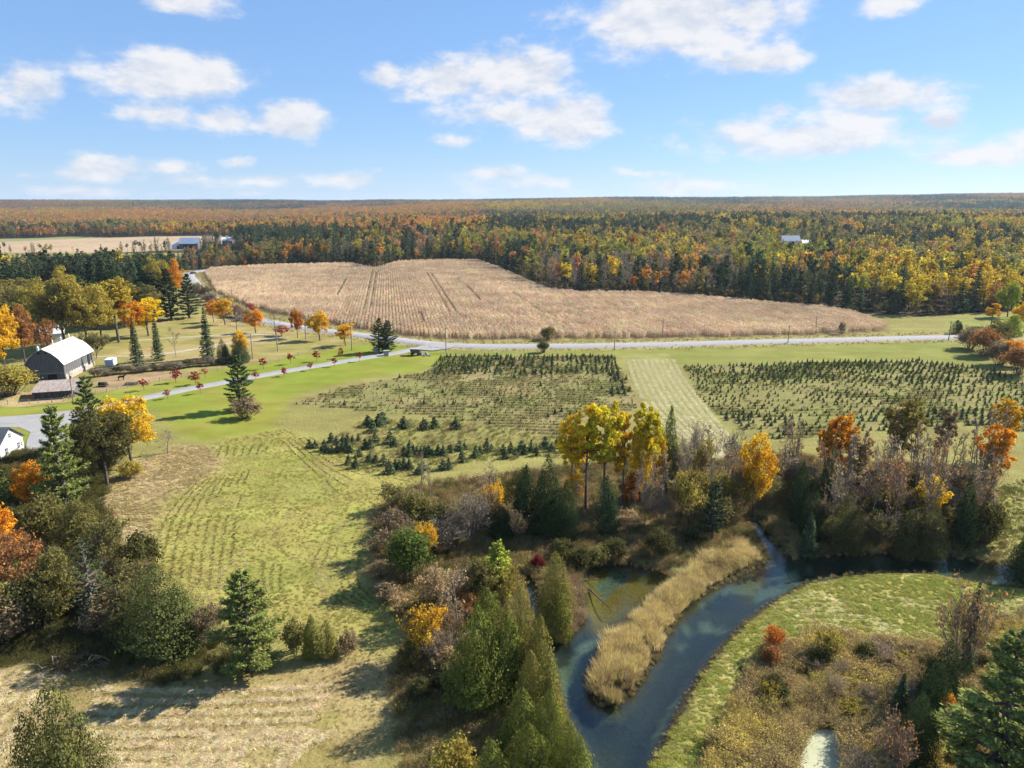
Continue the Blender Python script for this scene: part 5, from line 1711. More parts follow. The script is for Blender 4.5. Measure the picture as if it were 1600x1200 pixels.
for k in range(30):
    t = k / 29; q = np.interp(t, [0, .3, .6, 1], [298, 322, 352, 392]); e = np.interp(t, [0, .3, .6, 1], [452, 470, 487, 502])
    px, py = q + rr.uniform(-4, 4), e + rr.uniform(-2, 2)
    plant(['shrub', 'bare_clump', 'leafy_clump'][k % 3], px, py, py - rr.uniform(9, 20), rr.uniform(12, 24), ['brown', 'grey', 'tan', 'olive', 'rust'][k % 5], '%s brush bush along the road bend left of the corn' % ['brown', 'grey', 'tan', 'olive', 'rusty'][k % 5], 'brush along the road bend')
k = 0
while k < 34:
    px, py = rr.uniform(1090, 1560), rr.uniform(995, 1200)
    gx, gy = G(px, py)
    if sdist(np.array([gx]), np.array([gy]), MARSH)[0] > -1.5 or min(sdist(np.array([gx]), np.array([gy]), w)[0] for w in WATERS) < 2.5: continue
    plant(['shrub', 'bare_clump', 'shrub'][k % 3], px, py, py - rr.uniform(14, 30), rr.uniform(26, 50), ['olive', 'tan', 'yolive', 'olive_dark', 'tan', 'brown'][k % 6], '%s bush standing in the marsh weeds' % ['olive', 'tan', 'yellow green', 'dark olive', 'tan', 'brown'][k % 6], 'bushes of the marsh'); k += 1


def brush_pile():
    x, y = G(125, 1040)
    root = link('brush_pile', None, None, (x, y, float(gz(x, y)))); tag(root, 'heap of dead grey branches at the edge of the straw field', 'brush pile')
    r = np.random.default_rng(8)
    for k in range(46):
        m = MB(); a = r.uniform(0, 6.28); L = r.uniform(1.2, 3.6)
        c = np.array([r.normal() * 1.8, r.normal() * .8, r.uniform(.1, .9)]); d = np.array([math.cos(a), math.sin(a) * .6, r.uniform(-.25, .35)])
        p = c + np.linspace(-.5, .5, 4)[:, None] * d * L + r.normal(size=(4, 3)) * .12; p[:, 2] = np.maximum(p[:, 2], .03)
        m.tube(p, np.linspace(.055, .02, 4), 4); mobj('branch', m, M_PALEBARK, root)


brush_pile()


def driftwood(a, b, lab, r0=.16):
    x0, y0 = G(*a); x1, y1 = G(*b)
    m = MB(); t = np.linspace(0, 1, 7)[:, None]
    p = np.array([x0, y0, -.45]) * (1 - t) + np.array([x1, y1, -.55]) * t + rng.normal(size=(7, 3)) * np.array([.12, .12, .04])
    m.tube(p, np.linspace(r0, .05, 7), 6, 0, True)
    for k in (2, 4): m.tube([p[k], p[k] + rng.normal(size=3) * .5 + np.array([0, 0, .5])], [.05, .02], 4)
    tag(mobj('fallen_log', m, M_BARK), lab, 'log')


driftwood((909, 905), (958, 948), 'long fallen branch lying in the shallow pond')
driftwood((908, 902), (940, 900), 'short fallen branch across the pond shore', .1)

# ------------------------------------------------------------------ the tree nursery
def xmas(seed, n=150, h=1.8, w=1.0):
    r = np.random.default_rng(seed); m = MB()
    m.tube([(0, 0, 0), (0, 0, h * .9)], [.04, .01], 4, 0)
    t = 1 - np.sqrt(r.random(n)); th = r.uniform(0, 6.28, n)
    rad = w / 2 * (1 - t) * r.uniform(.55, 1.1, n)
    P = np.column_stack([np.cos(th) * rad, np.sin(th) * rad, t * h + .08])
    leaves(m, P, np.column_stack([np.cos(th), np.sin(th), 0 * th + .5]) + rdir(n, r) * .5, .15, 1, .5, np.column_stack([np.cos(th), np.sin(th), 0 * th + .1]), r)
    return m.mesh('young_conifer', [M_BARK, M_NEEDLE])


XM = [xmas(i) for i in range(4)]
nur = []          # x, y, height, block
def rows(poly, ang, gap_r, gap_t, hfun, block, seed):
    r = np.random.default_rng(seed)
    c, s = math.cos(R(ang)), math.sin(R(ang))
    u = poly @ np.array([c, s]); v = poly @ np.array([-s, c])
    out = []
    for vv in np.arange(v.min(), v.max(), gap_r):
        for uu in np.arange(u.min(), u.max(), gap_t):
            a = uu + r.normal() * .25; b = vv + r.normal() * .12
            out.append((a * c - b * s, a * s + b * c))
    P = np.array(out)
    P = P[sdist(P[:, 0], P[:, 1], poly) < -.5]
    px, py = to_pix(P[:, 0], P[:, 1], 0)
    h, keep = hfun(P[:, 0], P[:, 1], px, py, r)
    return [(x, y, hh, block) for (x, y), hh, k in zip(P, h, keep) if k]


def h_left(x, y, px, py, r):
    n = len(x)
    tall = (py < 586) & (px > 678)
    edge = (px > 955) & (py < 620)
    h = np.where(tall | edge, r.uniform(1.0, 1.65, n), r.uniform(.35, .75, n))
    p = np.where(tall, .80, np.where(edge, .55, np.where(py < 650, .6, .25)))
    p = p * (.55 + .9 * vnoise(x, y, 9, 4))
    big = (r.random(n) < .05)
    h = np.where(big, h + .8, h)
    return h, r.random(n) < p


def h_right(x, y, px, py, r):
    n = len(x)
    nn = vnoise(x, y, 14, 9)
    tallz = ((py < 600) & (px > 1140)) | ((py > 640) & (px > 1340)) | ((py > 650) & (px < 1240))
    h = np.where(tallz, r.uniform(.95, 1.6, n), r.uniform(.65, 1.2, n)) * (.85 + .3 * nn)
    p = np.where(tallz, .85, .72) * (.62 + .65 * nn)
    return h, r.random(n) < p


nur += rows(PLANT_L, -4, 2.3, 1.55, h_left, 'left', 1)
nur += rows(PLANT_R, 3, 2.3, 1.75, h_right, 'right', 2)
mid = [(484, 699), (493, 699), (507, 703), (512, 706), (518, 690), (526, 694), (519, 706), (528, 706), (536, 688), (543, 691), (551, 690), (560, 688), (536, 701), (543, 705), (548, 706), (562, 712), (571, 700), (579, 700), (586, 690), (576, 665), (598, 660), (583, 674), (631, 668),
       (663, 670), (679, 668), (712, 670), (592, 664), (617, 697), (610, 692), (631, 706), (640, 706), (646, 706), (652, 708), (658, 709), (664, 710), (670, 712), (676, 713), (685, 710), (693, 712), (704, 706), (718, 703), (726, 702), (632, 712), (640, 712), (600, 726), (588, 722), (579, 720), (576, 724), (618, 732), (624, 732), (632, 731), (640, 733),
       (662, 735), (692, 734), (701, 733), (722, 722), (744, 714), (750, 709), (761, 706), (768, 705), (786, 709), (798, 708), (742, 716), (790, 716), (805, 714), (820, 710), (830, 706), (838, 712), (852, 700), (862, 705), (870, 700), (880, 706), (815, 704), (545, 724), (556, 730), (609, 738), (655, 740)]
bigm = {(576, 665), (598, 660), (631, 668), (663, 670), (679, 668), (712, 670), (583, 674), (592, 664)}
for (px, py) in mid:
    x, y = G(px, py); nur.append((x, y, 2.8 if (px, py) in bigm else random.uniform(1.6, 2.9), 'bushy' if (px, py) in bigm else 'mid'))
nur = np.array(nur, dtype=object)
dist = np.array([math.hypot(a, b) for a, b in nur[:, :2].astype(float)])
imp = nur[:, 2].astype(float) / dist + np.array([.05 if b in ('mid', 'bushy') else 0 for b in nur[:, 3]])
order = np.argsort(-imp)
LABN = {'left': ('young dark spruce in the nursery block left of the pale hay strip', 'young spruces, nursery block left of the hay strip'),
        'right': ('young dark spruce in the nursery block right of the pale hay strip', 'young spruces, nursery block right of the hay strip'),
        'mid': ('young spruce in the loose weedy patch between meadow and nursery rows', 'young spruces of the loose patch'),
        'bushy': ('bushy rounded young pine at the head of the loose patch', 'bushy pines of the loose patch')}
for q in order[:320]:
    x, y, h, b = nur[q]
    wsc = h / 1.8 * random.uniform(.85, 1.25) * (2.1 if b == 'bushy' else 1.55 if b == 'mid' else 1.25)
    o = link('young_spruce' if b != 'bushy' else 'young_pine', XM[q % 4], None, (x, y, float(gz(x, y)) - .03), random.uniform(0, 6.28), (wsc, wsc, h / 1.8), tint=np.array(TINT['spruce']) * random.uniform(.75, 1.25))
    tag(o, LABN[b][0], 'tree', LABN[b][1])
rest = nur[order[320:]]
if len(rest):
    hs = rest[:, 2].astype(float) / 1.8
    scatter('nursery_seedlings', XM, rest[:, 0].astype(float), rest[:, 1].astype(float), np.column_stack([hs * 1.3, hs * 1.3, hs]), tints(len(rest), ['spruce', 'green'], 5), 'rows of small conifer seedlings across the nursery blocks', cat='tree')


# ------------------------------------------------------------------ row grass, windrows, weeds, reeds
def along(curves, step, jit, seed, drop=.3, patch=6):
    r = np.random.default_rng(seed); out = []
    for c in curves:
        P = spline(c, step)
        P = P + r.normal(size=P.shape) * jit
        k = vnoise(P[:, 0], P[:, 1], patch, seed) > drop
        out.append(P[k])
    return np.vstack(out)


def pxl(*pts): return [G(*p) for p in pts]


# uncut strips between the nursery rows
strips = []
for poly, ang, gap in ((PLANT_L, -4, 2.3), (PLANT_R, 3, 2.3)):
    c, s = math.cos(R(ang)), math.sin(R(ang))
    u = poly @ np.array([c, s]); v = poly @ np.array([-s, c])
    for vv in np.arange(v.min(), v.max(), gap):
        uu = np.arange(u.min(), u.max(), .55)
        uu = uu + rng.normal(size=len(uu)) * .15; vv2 = vv + rng.normal(size=len(uu)) * .14 + .15
        P = np.column_stack([uu * c - vv2 * s, uu * s + vv2 * c])
        k = (sdist(P[:, 0], P[:, 1], poly) < -.5) & (fbm(P[:, 0], P[:, 1], 9, 8, 3) + rng.uniform(-.15, .15, len(P)) > (.42 if gap == 2.3 and ang < 0 else .55))
        strips.append(P[k])
S = np.vstack(strips)
scatter('row_grass', P_GRASS, S[:, 0], S[:, 1], rng.uniform(.7, 1.3, len(S)), tints(len(S), [(.15, .15, .045), (.23, .19, .075), (.13, .135, .04)], 3), 'uncut grass left standing along the nursery rows')

# meadow mowing lines: darker stubble rows, then pale hay
mrows = [pxl((236 + 15 * i, 905 + 2 * i), (243 + 15 * i, 860), (258 + 14 * i, 815 - i), (282 + 12 * i, 780 - 2 * i), (310 + 10 * i, 752 - 2 * i)) for i in range(9)]
mrows += [pxl((340 + 12 * i, 720), (342 + 12 * i, 708), (346 + 12 * i, 697)) for i in range(7)]
mrows += [pxl((440 + 9 * i, 688 - 1 * i), (490 + 8 * i, 735 - 5 * i), (528 + 12 * i, 768 - 9 * i)) for i in range(6)]
mrows += [pxl((500 + 14 * i, 855 - i), (487 + 14 * i, 895), (500 + 14 * i, 925), (530 + 13 * i, 948 - i)) for i in range(6)]
mrows += [pxl((440 - 14 * i, 880), (438 - 13 * i, 915), (452 - 12 * i, 950), (480 - 10 * i, 985)) for i in range(3)]
A = along(mrows, .25, .14, 11, .30, 5)
scatter('meadow_stubble', P_GRASS, A[:, 0], A[:, 1], rng.uniform(.2, .45, len(A)), tints(len(A), [(.18, .17, .048), (.22, .20, .06), (.145, .15, .04)], 12), 'dark lines of standing stubble between mown swaths of the meadow')
prow = [pxl((430, 660), (475, 695), (508, 755), (522, 815), (500, 880), (498, 915), (530, 950), (590, 985)), pxl((436, 658), (481, 693), (515, 753), (530, 815), (508, 878), (505, 912), (536, 945), (600, 980))]
hrow = [pxl((1010 + 9 * i - 30, 562), (1018 + 9.5 * i - 28, 590), (1040 + 11 * i - 28, 635), (1075 + 10 * i - 18, 680), (1105 + 7.5 * i - 5, 715)) for i in range(9)]
brow = [pxl((1225 - 6 * i, 935 + 8 * i), (1300, 928 + 8.4 * i), (1380, 933 + 8.5 * i), (1455, 942 + 8 * i)) for i in range(7)] + [pxl((1560, 945 + 8 * i), (1600, 938 + 7 * i), (1650, 935 + 7 * i)) for i in range(4)]
srow = [pxl((150 - 4 * i, 1078 + 17 * i), (260, 1079 + 17 * i), (380, 1078 + 17 * i), (520 - 10 * i, 1070 + 17 * i)) for i in range(8)] + [pxl((70 - 22 * i, 1050), (50 - 24 * i, 1090), (20 - 30 * i, 1150), (-10 - 36 * i, 1230)) for i in range(-1, 4)] + [pxl((250 + 34 * i, 1215), (330 + 30 * i, 1165), (400 + 24 * i, 1140)) for i in range(6)]
A = along(hrow, .22, .10, 15, .04, 9)
scatter('hay_windrows', P_HAY, A[:, 0], A[:, 1], np.column_stack([rng.uniform(.6, 1.1, len(A))] * 2 + [rng.uniform(.3, .55, len(A))]), tints(len(A), [(.62, .55, .36), (.55, .48, .28), (.48, .44, .22)], 15), 'pale windrows of cut hay curving over the strip between the nurseries')
A = along(brow, .10, .09, 16, .15, 6)
scatter('bank_swaths', P_HAY, A[:, 0], A[:, 1], np.column_stack([rng.uniform(.4, .8, len(A))] * 2 + [rng.uniform(.22, .4, len(A))]), tints(len(A), [(.60, .53, .30), (.52, .47, .22), (.42, .40, .14)], 17), 'pale swaths of cut grass on the mown creek bank')
A = along(srow, .17, .16, 18, .22, 4)
scatter('straw_swaths', P_HAY, A[:, 0], A[:, 1], np.column_stack([rng.uniform(.45, .9, len(A))] * 2 + [rng.uniform(.25, .5, len(A))]), tints(len(A), [(.60, .485, .29), (.54, .43, .24), (.46, .36, .18)], 19), 'pale swaths of straw across the mown field at the bottom')
A2 = sample_poly(STRAW, 1500, 51)
k = A2[:, 0] > -60
scatter('straw_stubble', P_GRASS, A2[k, 0], A2[k, 1], rng.uniform(.2, .45, k.sum()), tints(k.sum(), [(.24, .20, .07), (.34, .26, .13), (.20, .19, .06)], 52), 'short stubble of the straw coloured field')
A = along(prow, .5, .12, 14, .45)
scatter('wheel_track', P_HAY, A[:, 0], A[:, 1], np.column_stack([rng.uniform(.3, .5, len(A))] * 2 + [rng.uniform(.2, .3, len(A))]), tints(len(A), [(.42, .36, .15), (.38, .32, .12)], 53), 'faint wheel track worn down the meadow')

# dry weeds on the slope, marsh weeds, reeds of the spit
def cover(name, protos, poly, n, lo, hi, cols, lab, seed, inset=0.0, zmul=1.0, wet=False, clump=0.0):
    P = sample_poly(poly, n, seed, inset)
    r = np.random.default_rng(seed + 1)
    P = P + r.normal(size=P.shape) * .25
    if not wet:
        d = np.minimum.reduce([sdist(P[:, 0], P[:, 1], w) for w in WATERS])
        P = P[d > .05]
    if clump:
        P = P[fbm(P[:, 0], P[:, 1], 2.6, seed + 5, 2) + r.uniform(-.12, .12, len(P)) > clump]
    s = r.uniform(lo, hi, len(P)) * (.55 + .9 * fbm(P[:, 0], P[:, 1], 3.2, seed, 2))
    nt = sstep(.4, .6, fbm(P[:, 0], P[:, 1], 6, seed + 9, 2))
    ta = tints(len(P), cols[:max(1, len(cols) // 2)], seed + 2); tb = tints(len(P), cols[len(cols) // 2:], seed + 3)
    pick = (r.random(len(P)) < nt)[:, None]
    scatter(name, protos, P[:, 0], P[:, 1], np.column_stack([s, s, s * zmul]), np.where(pick, ta, tb), lab)


cover('slope_weeds', P_HAY, SLOPE, 1800, .4, 1.0, [(.50, .39, .21), (.44, .34, .17), (.36, .28, .12)], 'dry brown grass on the slope above the meadow', 61)
cover('spit_reeds', P_REED, SPIT, 5200, .45, .95, [(.60, .48, .21), (.66, .53, .26), (.47, .36, .16), (.55, .47, .18), (.40, .29, .17)], 'golden dry reeds covering the spit between pond and creek', 63, .6, clump=.36)
cover('marsh_weeds', P_WEED, MARSH, 9500, .45, 1.1, [(.46, .35, .145), (.34, .26, .12), (.66, .52, .16), (.58, .46, .12), (.29, .22, .10)], 'brown and golden marsh weeds below the mown bank', 65, .3, clump=.34)
cover('wood_weeds', P_WEED, LITTER, 9000, .35, .9, [(.30, .22, .09), (.20, .155, .07), (.16, .15, .05), (.36, .26, .12), (.24, .20, .07)], 'weeds and brambles around the pond and wood', 67)
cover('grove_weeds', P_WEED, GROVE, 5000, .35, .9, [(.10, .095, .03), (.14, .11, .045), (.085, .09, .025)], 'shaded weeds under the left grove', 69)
cover('meadow_grass', P_HAY, MEADOW, 9000, .2, .5, [(.36, .31, .10), (.28, .27, .07), (.46, .38, .17), (.40, .33, .12)], 'short mown grass of the meadow', 71)
cover('bank_grass', P_HAY, BANK, 4000, .3, .7, [(.28, .29, .065), (.33, .30, .085), (.24, .26, .05)], 'short mown grass on the creek bank', 73)
cover('side_grass', P_GRASS, SIDEGRASS, 1500, .4, .9, [(.19, .19, .05), (.26, .21, .09)], 'rough grass at the end of the wood', 75)
# fringe of tall grass along both banks
W2 = np.repeat(spline(np.vstack([WATER, WATER[:1]]), .45), 3, 0)
W2 = W2 + rng.normal(size=W2.shape) * .55
d = sdist(W2[:, 0], W2[:, 1], WATER)
W2 = W2[(d > -.35) & (W2[:, 1] < 130)]
scatter('bank_sedge', P_REED, W2[:, 0], W2[:, 1], rng.uniform(.15, .55, len(W2)) * np.where(sdist(W2[:, 0], W2[:, 1], BANK) < 1.2, .42, .8), tints(len(W2), [(.42, .32, .14), (.32, .25, .10), (.24, .19, .08)], 78), 'tall dry sedge fringing the creek banks')
PT = GP([(850, 985), (880, 1000), (915, 968), (908, 930), (900, 905), (870, 900), (845, 940)])
cover('point_weeds', P_WEED, PT, 500, .35, .7, [(.26, .18, .10), (.32, .22, .13)], 'pinkish dry weeds on the pond point', 79)
# rough verge between road and corn
Vg = np.column_stack([ROAD[:, 0], ROAD[:, 1]])
T_ = np.gradient(Vg, axis=0); T_ /= np.linalg.norm(T_, axis=1)[:, None]
Nn = np.column_stack([-T_[:, 1], T_[:, 0]])
rep = np.repeat(np.arange(len(Vg)), 16)
offs = rng.uniform(5.2, 9.5, len(rep)) * rng.choice([-1, 1], len(rep))
P = Vg[rep] + Nn[rep] * offs[:, None] + rng.normal(size=(len(rep), 2)) * 1.0
scatter('verge_weeds', P_WEED, P[:, 0], P[:, 1], rng.uniform(.12, .42, len(P)), tints(len(P), [(.28, .23, .10), (.34, .27, .14), (.22, .20, .08)], 81), 'rough dry weeds along the road verge')
cover('loose_patch_weeds', P_WEED, GP([(500, 700), (560, 660), (700, 655), (880, 690), (880, 715), (740, 720), (650, 745), (560, 738)]), 1100, .2, .55, [(.30, .23, .11), (.24, .22, .07), (.22, .23, .06)], 'weeds between the loose young spruces', 83)

# ------------------------------------------------------------------ standing corn
def corn_chunk(seed, L=8.0):
    r = np.random.default_rng(seed); m = MB()
    n = 190
    x = r.uniform(0, L, n); z = 2.25 - 1.7 * r.random(n) ** 1.6
    P = np.column_stack([r.normal(size=n) * .30, x, z])
    leaves(m, P, rdir(n, r) * np.array([1, 1, .5]) + np.array([0, 0, .35]), .34, 0, .28, np.array([[0, 0, 1.]]) + rdir(n, r) * .7, r)
    x = np.arange(.1, L, .3); P0 = np.column_stack([r.normal(size=len(x)) * .06, x, 0 * x]); P1 = P0 + np.column_stack([r.normal(size=(len(x), 2)) * .12, r.uniform(1.9, 2.4, len(x))])
    s = np.array([.03, 0, 0]); m.quads(np.stack([P0 - s, P0 + s, P1 + s * .5, P1 - s * .5], 1), 0, r.random(len(x)))
    return m.mesh('corn_rows', M_CORN)


CA = R(90 + 9.7)      # direction the rows run
cu = np.array([math.cos(CA), math.sin(CA)]); cv = np.array([cu[1], -cu[0]])
lo_u, hi_u = (CORN @ cu).min(), (CORN @ cu).max(); lo_v, hi_v = (CORN @ cv).min(), (CORN @ cv).max()
UU, VV = np.meshgrid(np.arange(lo_u - 8, hi_u, 8.0), np.arange(lo_v, hi_v, 1.5))
UU = UU + np.random.default_rng(5).uniform(0, 8, (UU.shape[0], 1))
P = UU.ravel()[:, None] * cu + VV.ravel()[:, None] * cv
ctr = P + cu * 4
dC = sdist(ctr[:, 0], ctr[:, 1], CORN)
miss = np.zeros(len(P), bool)
vr = VV.ravel(); ur = UU.ravel()
gaps = [((570, 490), (584, 425)), ((581, 488), (590, 428)), ((668, 430), (708, 496)), ((677, 432), (716, 500)), ((733, 452), (757, 478)), ((930, 470), (968, 486)), ((806, 462), (850, 500)), ((655, 495), (662, 512)), ((520, 470), (545, 440))]
for a, b in gaps:
    a, b = np.array(G(*a)), np.array(G(*b))
    v0 = ((a + b) / 2) @ cv; v0 = vr[np.argmin(np.abs(vr - v0))]
    u0, u1 = sorted((a @ cu, b @ cu))
    miss |= (np.abs(vr - v0) < .2) & (ur > u0) & (ur < u1)
kk = dC < -2.0
P = P[kk]; low = miss[kk]
nC = len(P)
pat = fbm(P[:, 0], P[:, 1], 55, 14, 3)[:, None]
ct = tints(nC, [(.65, .495, .325), (.60, .455, .295), (.69, .54, .365)], 16, .07) * (.80 + .4 * pat)
scatter('corn_field', [corn_chunk(i) for i in range(8)], P[:, 0], P[:, 1], np.column_stack([np.ones(nC), np.ones(nC), np.where(low, .38, rng.uniform(.92, 1.08, nC))]), ct, 'ripe tan corn standing in rows beyond the road', rot=CA - math.pi / 2, cat='corn')

# ------------------------------------------------------------------ the great forest
def fproto(k, seed, q):
    if k == 'round': return merged(broadleaf(seed, h=13., w=8.2, base=.22, nl=q, ls=.30 * (900 / q) ** .5, lobes=11, trunk=.2), [M_BARK, M_LEAF], 'forest_tree')
    if k == 'tall': return merged(broadleaf(seed, h=16., w=6.2, base=.30, nl=q, ls=.30 * (900 / q) ** .5, lobes=12, trunk=.2), [M_BARK, M_LEAF], 'forest_tree')
    if k == 'conifer': return merged(spruce(seed, h=14., w=6.6, nn=max(3, int(q / 70)), size=.50, base=.06, dens=.06), [M_BARK, M_NEEDLE], 'forest_conifer')
    if k == 'pine': return merged(pine(seed, h=15., w=7.5, nn=max(4, int(q / 60)), size=.52, base=.2), [M_BARK, M_NEEDLE], 'forest_pine')
    if k == 'bare': return merged(bare(seed, h=12.5, w=5.5, nleaf=q // 2, twig=.035, ls=.2), [M_PALEBARK, M_LEAF], 'forest_bare_tree')


def fclump(kinds, seed, spread, q):
    """several whole trees in one instance, for the far slopes"""
    r = np.random.default_rng(seed); m = MB()
    for k in kinds:
        T, C = (broadleaf(int(r.integers(1e6)), h=13., w=8.5, base=.2, nl=q, ls=.62, lobes=7, trunk=.2) if k == 'round' else (broadleaf(int(r.integers(1e6)), h=13., w=6.6, base=.12, nl=q, ls=.6, lobes=7, trunk=.2) if r.random() < .6 else spruce(int(r.integers(1e6)), h=14., w=6.6, nn=3, size=.85, base=.05, dens=.10)))
        o = np.array([r.uniform(-spread, spread), r.uniform(-spread, spread), 0]); s = r.uniform(.75, 1.2)
        for src, mi in ((C, 0),):
            off = m.n
            for V in src.V: m.V.append(V * s + o)
            m.n += src.n
            vv = r.uniform(-.25, .25)
            for F, _, v, sm in src.F: m.F.append((F + off, mi, np.clip(v + vv, 0, 1), sm))
    return m.mesh('forest_clump', [M_LEAF])


road_xy = ROAD[:, :2]


def in_forest(x, y, px, py):
    k = py < np.interp(px, EDGE_PX, EDGE_PY)
    k &= ~((px < 292) & (py > 397.5) & (py < 419))
    k &= sdist(x, y, FARFIELD) > 3
    k &= sdist(x, y, FARGREEN) > 2
    k &= sdist(x, y, CORN) > 1.5
    near = y < 700
    if near.any():
        dm = np.full(near.sum(), 1e9)
        for p in road_xy[::3]: dm = np.minimum(dm, (x[near] - p[0]) ** 2 + (y[near] - p[1]) ** 2)
        kn = k[near]; kn &= dm > 11 ** 2; k[near] = kn
    for (cx, cy, rr_) in ((1233, 394, 20), (1257, 397, 15), (298, 391, 17), (281, 392, 12), (356, 387, 12)):
        a, b = G(cx, cy); k &= ~((np.hypot(x - a, y - b) < rr_) | ((np.abs(x - a * y / b) < rr_ * .8) & (y < b) & (y > b - rr_ * 6.5)))
    return k


def forest_points(y0, y1, sp, seed):
    r = np.random.default_rng(seed)
    xm = .80 * y1 + 80
    X, Y = np.meshgrid(np.arange(-xm, xm, sp), np.arange(y0, y1, sp))
    x = X.ravel() + r.uniform(-.5, .5, X.size) * sp * .95; y = Y.ravel() + r.uniform(-.5, .5, X.size) * sp * .95
    k = np.abs(x) < .80 * y + 70
    x, y = x[k], y[k]
    z = gz(x, y); px, py0 = to_pix(x, y, 0 * z)
    k = in_forest(x, y, px, py0)
    return x[k], y[k], z[k], px[k], py0[k], r


FK = ['conifer', 'lime', 'yellow', 'orange', 'rust', 'olive', 'grey']
FT = {'conifer': (.070, .095, .044), 'lime': (.29, .27, .048), 'yellow': (.49, .35, .042), 'orange': (.55, .265, .055), 'rust': (.42, .205, .085), 'olive': (.24, .205, .07), 'grey': (.27, .215, .165)}


def forest_kind(x, y, z, px, py, r):
    _, pv = to_pix(x, y, z)
    n = len(x)
    W = np.tile(np.array([.34, .16, .09, .08, .05, .2, .08]), (n, 1))

    def reg(mask, w): W[mask] = w
    reg((px >= 1060), [.36, .21, .17, .012, .012, .16, .10])
    reg((px < 760) & (y < 950), [.60, .05, .035, .008, .01, .19, .10])
    reg((px > 560) & (px < 800) & (y < 1000), [.38, .26, .14, .02, .02, .13, .05])
    reg((px > 800) & (px < 1150) & (y < 540), [.10, .06, .08, .008, .02, .23, .50])
    reg((px > 760) & (px < 1120) & (y >= 540) & (y < 1300), [.60, .12, .05, .05, .03, .14, .02])
    reg((px < 760) & (y >= 950) & (y < 2600), [.16, .03, .08, .33, .27, .11, .02])
    reg((px < 330) & (y < 640), [.86, .02, .03, .004, .004, .08, .01])
    reg((px > 1100) & (y >= 640) & (y < 1200), [.32, .23, .20, .03, .02, .14, .06])
    reg((px > 760) & (y >= 1300) & (y < 2600), [.32, .13, .13, .14, .10, .18, .0])
    reg((y >= 2600), [.30, .06, .08, .18, .15, .23, 0])
    reg((y >= 4200), [.62, .04, .05, .07, .07, .15, 0])
    reg((y >= 2600) & (y < 4200) & (px < 950), [.17, .03, .08, .30, .26, .16, 0])
    # stands: neighbouring trees tend to be of one kind
    for i, k in enumerate(FK):
        q = fbm(x, y * .55, 110, 200 + i * 7, 3) * sstep(2200, 1200, y) + fbm(x, y * .5, 420, 300 + i * 7, 3) * (1 - sstep(2200, 1200, y))
        W[:, i] *= np.exp(9.5 * (q - .5))
    W /= W.sum(1)[:, None]
    c = np.cumsum(W, 1); u = r.random(n)[:, None]
    return (u > c).sum(1).clip(0, 6)


def ftint(kd, n, r, spread=.24):
    base = np.array([FT[k] for k in FK])[kd]
    return base * r.uniform(1 - spread, 1 + spread, (n, 1)) * r.uniform(.92, 1.08, (n, 3))


x, y, z, px, py, r = forest_points(300, 1350, 7.6, 401)
xb, yb, zb, pxb, pyb, _ = forest_points(330, 600, 6.0, 407)          # the pine block behind the farm stands denser
kb = (pxb < 300)
x, y, z, px, py = (np.concatenate([a, b[kb]]) for a, b in ((x, xb), (y, yb), (z, zb), (px, pxb), (py, pyb)))
kd = forest_kind(x, y, z, px, py, r)
n = len(x)
hs = r.uniform(.9, 1.55, n) * (.85 + .3 * vnoise(x, y, 60, 3))
hs = np.where((px < 385) & (y > 480) & (y < 760), hs * .6, np.where((px < 300) & (y < 480), hs * .95, hs))
# trees the picture shows largest: the front ranks of the wood, each a thing of its own
edge_d = np.interp(px, EDGE_PX, EDGE_PY) - py
score = np.where((px > -20) & (px < 1620), edge_d + .012 * y, 1e9)
score = score + r.uniform(0, 3.0, n)
pickd = np.argsort(score)[:560]
sel = np.zeros(n, bool); sel[pickd] = True
# spread along the whole edge instead of crowding the near end
EDGE_M = {'conifer': [fproto('conifer', 900 + i, 900) for i in range(2)] + [fproto('pine', 910, 900)], 'leaf': [fproto('round', 920 + i, 900) for i in range(3)] + [fproto('tall', 930 + i, 900) for i in range(2)], 'grey': [fproto('bare', 940 + i, 500) for i in range(3)]}
quota = {'conifer': 0, 'leaf': 0, 'grey': 0}
used = np.zeros(n, bool)
WHAT = {'conifer': 'dark conifer', 'lime': 'yellow green leafy tree', 'yellow': 'yellow leafy tree', 'orange': 'orange leafy tree', 'rust': 'rust brown leafy tree', 'olive': 'olive leafy tree', 'grey': 'grey leafless tree'}
for q in pickd:
    k = FK[kd[q]]; c = 'conifer' if k == 'conifer' else 'grey' if k == 'grey' else 'leaf'
    if quota[c] >= 280: continue
    quota[c] += 1; used[q] = True
    ms = EDGE_M[c]; me = ms[q % len(ms)]
    s = hs[q] * (1.0 if c != 'grey' else 1.0)
    where = 'left of the corn field' if px[q] < 316 else 'behind the left end of the corn' if px[q] < 620 else 'behind the middle of the corn' if px[q] < 860 else 'along the right flank of the corn' if px[q] < 1390 else 'beyond the end of the road'
    o = link('forest_conifer' if c == 'conifer' else 'forest_tree', me, None, (x[q], y[q], z[q] - .1), r.uniform(0, 6.28), (s, s, s * r.uniform(.85, 1.15)), tint=ftint(kd[q:q + 1], 1, r)[0])
    tag(o, '%s at the forest edge %s' % (WHAT[k], where), 'tree', '%ss, forest edge %s' % (WHAT[k], where))
rest = ~used
x, y, z, kd, hs = x[rest], y[rest], z[rest], kd[rest], hs[rest]; n = len(x)
protoN = [fproto('conifer', 950, 420), fproto('tall', 951, 420), fproto('pine', 952, 420), fproto('round', 960, 420), fproto('round', 961, 420), fproto('round', 962, 420), fproto('tall', 963, 420), fproto('bare', 970, 200), fproto('bare', 971, 200)]
idx = np.where(kd == 0, r.integers(0, 3, n), np.where(kd == 6, r.integers(7, 9, n), r.integers(3, 7, n)))
s3 = np.column_stack([hs, hs, hs * r.uniform(.85, 1.15, n)])
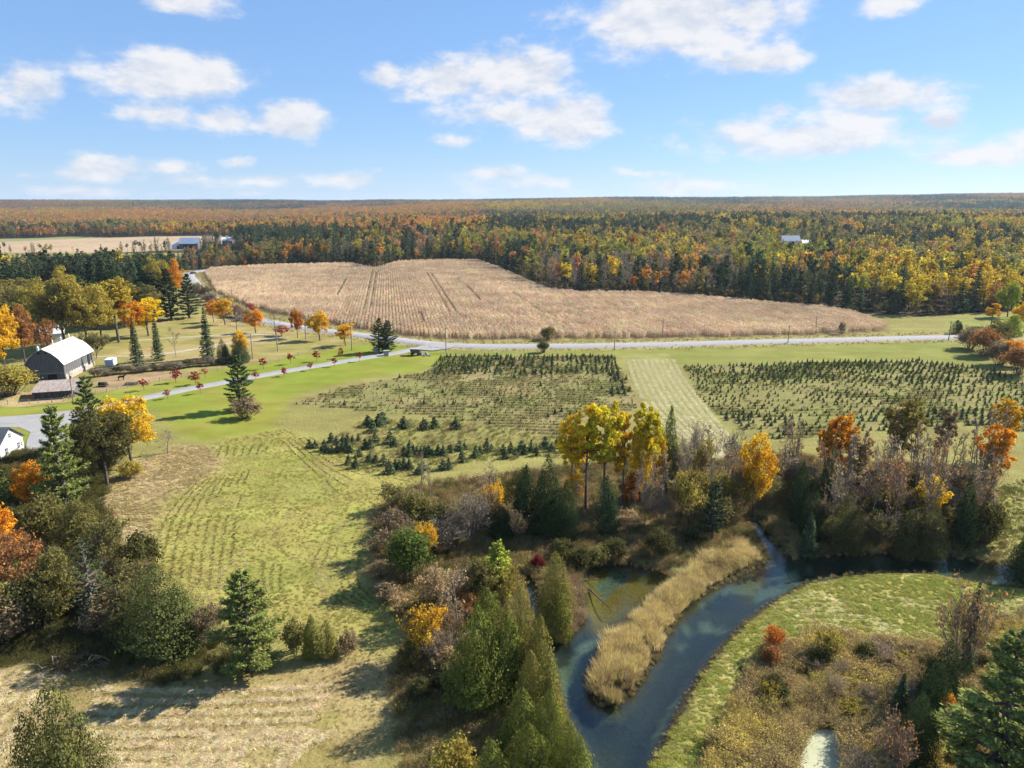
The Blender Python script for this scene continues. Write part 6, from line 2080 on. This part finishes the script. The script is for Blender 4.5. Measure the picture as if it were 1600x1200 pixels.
scatter('forest', protoN, x, y, s3, ftint(kd, n, r), 'autumn forest of conifers and yellow, orange and olive trees behind the corn', idx, z - .1)

xu, yu, zu, pxu, pyu, r2 = forest_points(280, 720, 4.0, 405)
eu = np.interp(pxu, EDGE_PX, EDGE_PY) - pyu
ku = (eu < 7) & (pxu > -30) & (pxu < 1640)
xu, yu, zu = xu[ku], yu[ku], zu[ku]
su = r2.uniform(.22, .5, len(xu))
scatter('forest_undergrowth', protoN[3:6], xu, yu, su, tints(len(xu), [(.16, .13, .06), (.13, .12, .045), (.20, .15, .09), (.10, .10, .04), (.26, .20, .05)], 88), 'low dull undergrowth along the foot of the forest edge', z=zu - .3)

x, y, z, px, py, r = forest_points(1350, 3000, 16.5, 402)
kd = forest_kind(x, y, z, px, py, r); n = len(x)
protoM = [fclump(['con', 'con', 'con'], 20 + i, 5.5, 70) for i in range(3)] + [fclump(['round', 'round', 'round'], 30 + i, 5.5, 70) for i in range(4)]
idx = np.where(kd == 0, r.integers(0, 3, n), r.integers(3, 7, n))
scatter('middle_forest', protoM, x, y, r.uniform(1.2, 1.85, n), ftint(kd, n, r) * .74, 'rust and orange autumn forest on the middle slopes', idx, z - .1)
x, y, z, px, py, r = forest_points(3000, 8200, 27, 403)
kd = forest_kind(x, y, z, px, py, r); n = len(x)
protoF = [fclump(['con'] * 7, 50 + i, 13, 40) for i in range(3)] + [fclump(['round'] * 7, 60 + i, 13, 40) for i in range(3)]
idx = np.where(kd == 0, r.integers(0, 3, n), r.integers(3, 6, n))
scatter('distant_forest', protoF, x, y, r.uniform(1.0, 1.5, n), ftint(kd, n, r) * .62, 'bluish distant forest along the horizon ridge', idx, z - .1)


# ------------------------------------------------------------------ the air between here and the ridge
def haze():
    m, N, L = newmat('haze')
    out = N.new('ShaderNodeOutputMaterial')
    v = N.new('ShaderNodeVolumePrincipled')
    v.inputs['Color'].default_value = (.62, .80, 1.0, 1)
    v.inputs['Density'].default_value = HAZE
    v.inputs['Anisotropy'].default_value = 0.2
    L.new(v.outputs[0], out.inputs['Volume'])
    b = MB(); b.box((0, 4800, 78), (19500, 16500, 164))
    tag(mobj('haze', b, m), 'thin blue air haze over the countryside', kind='stuff')


HAZE = 4.6e-5
haze()
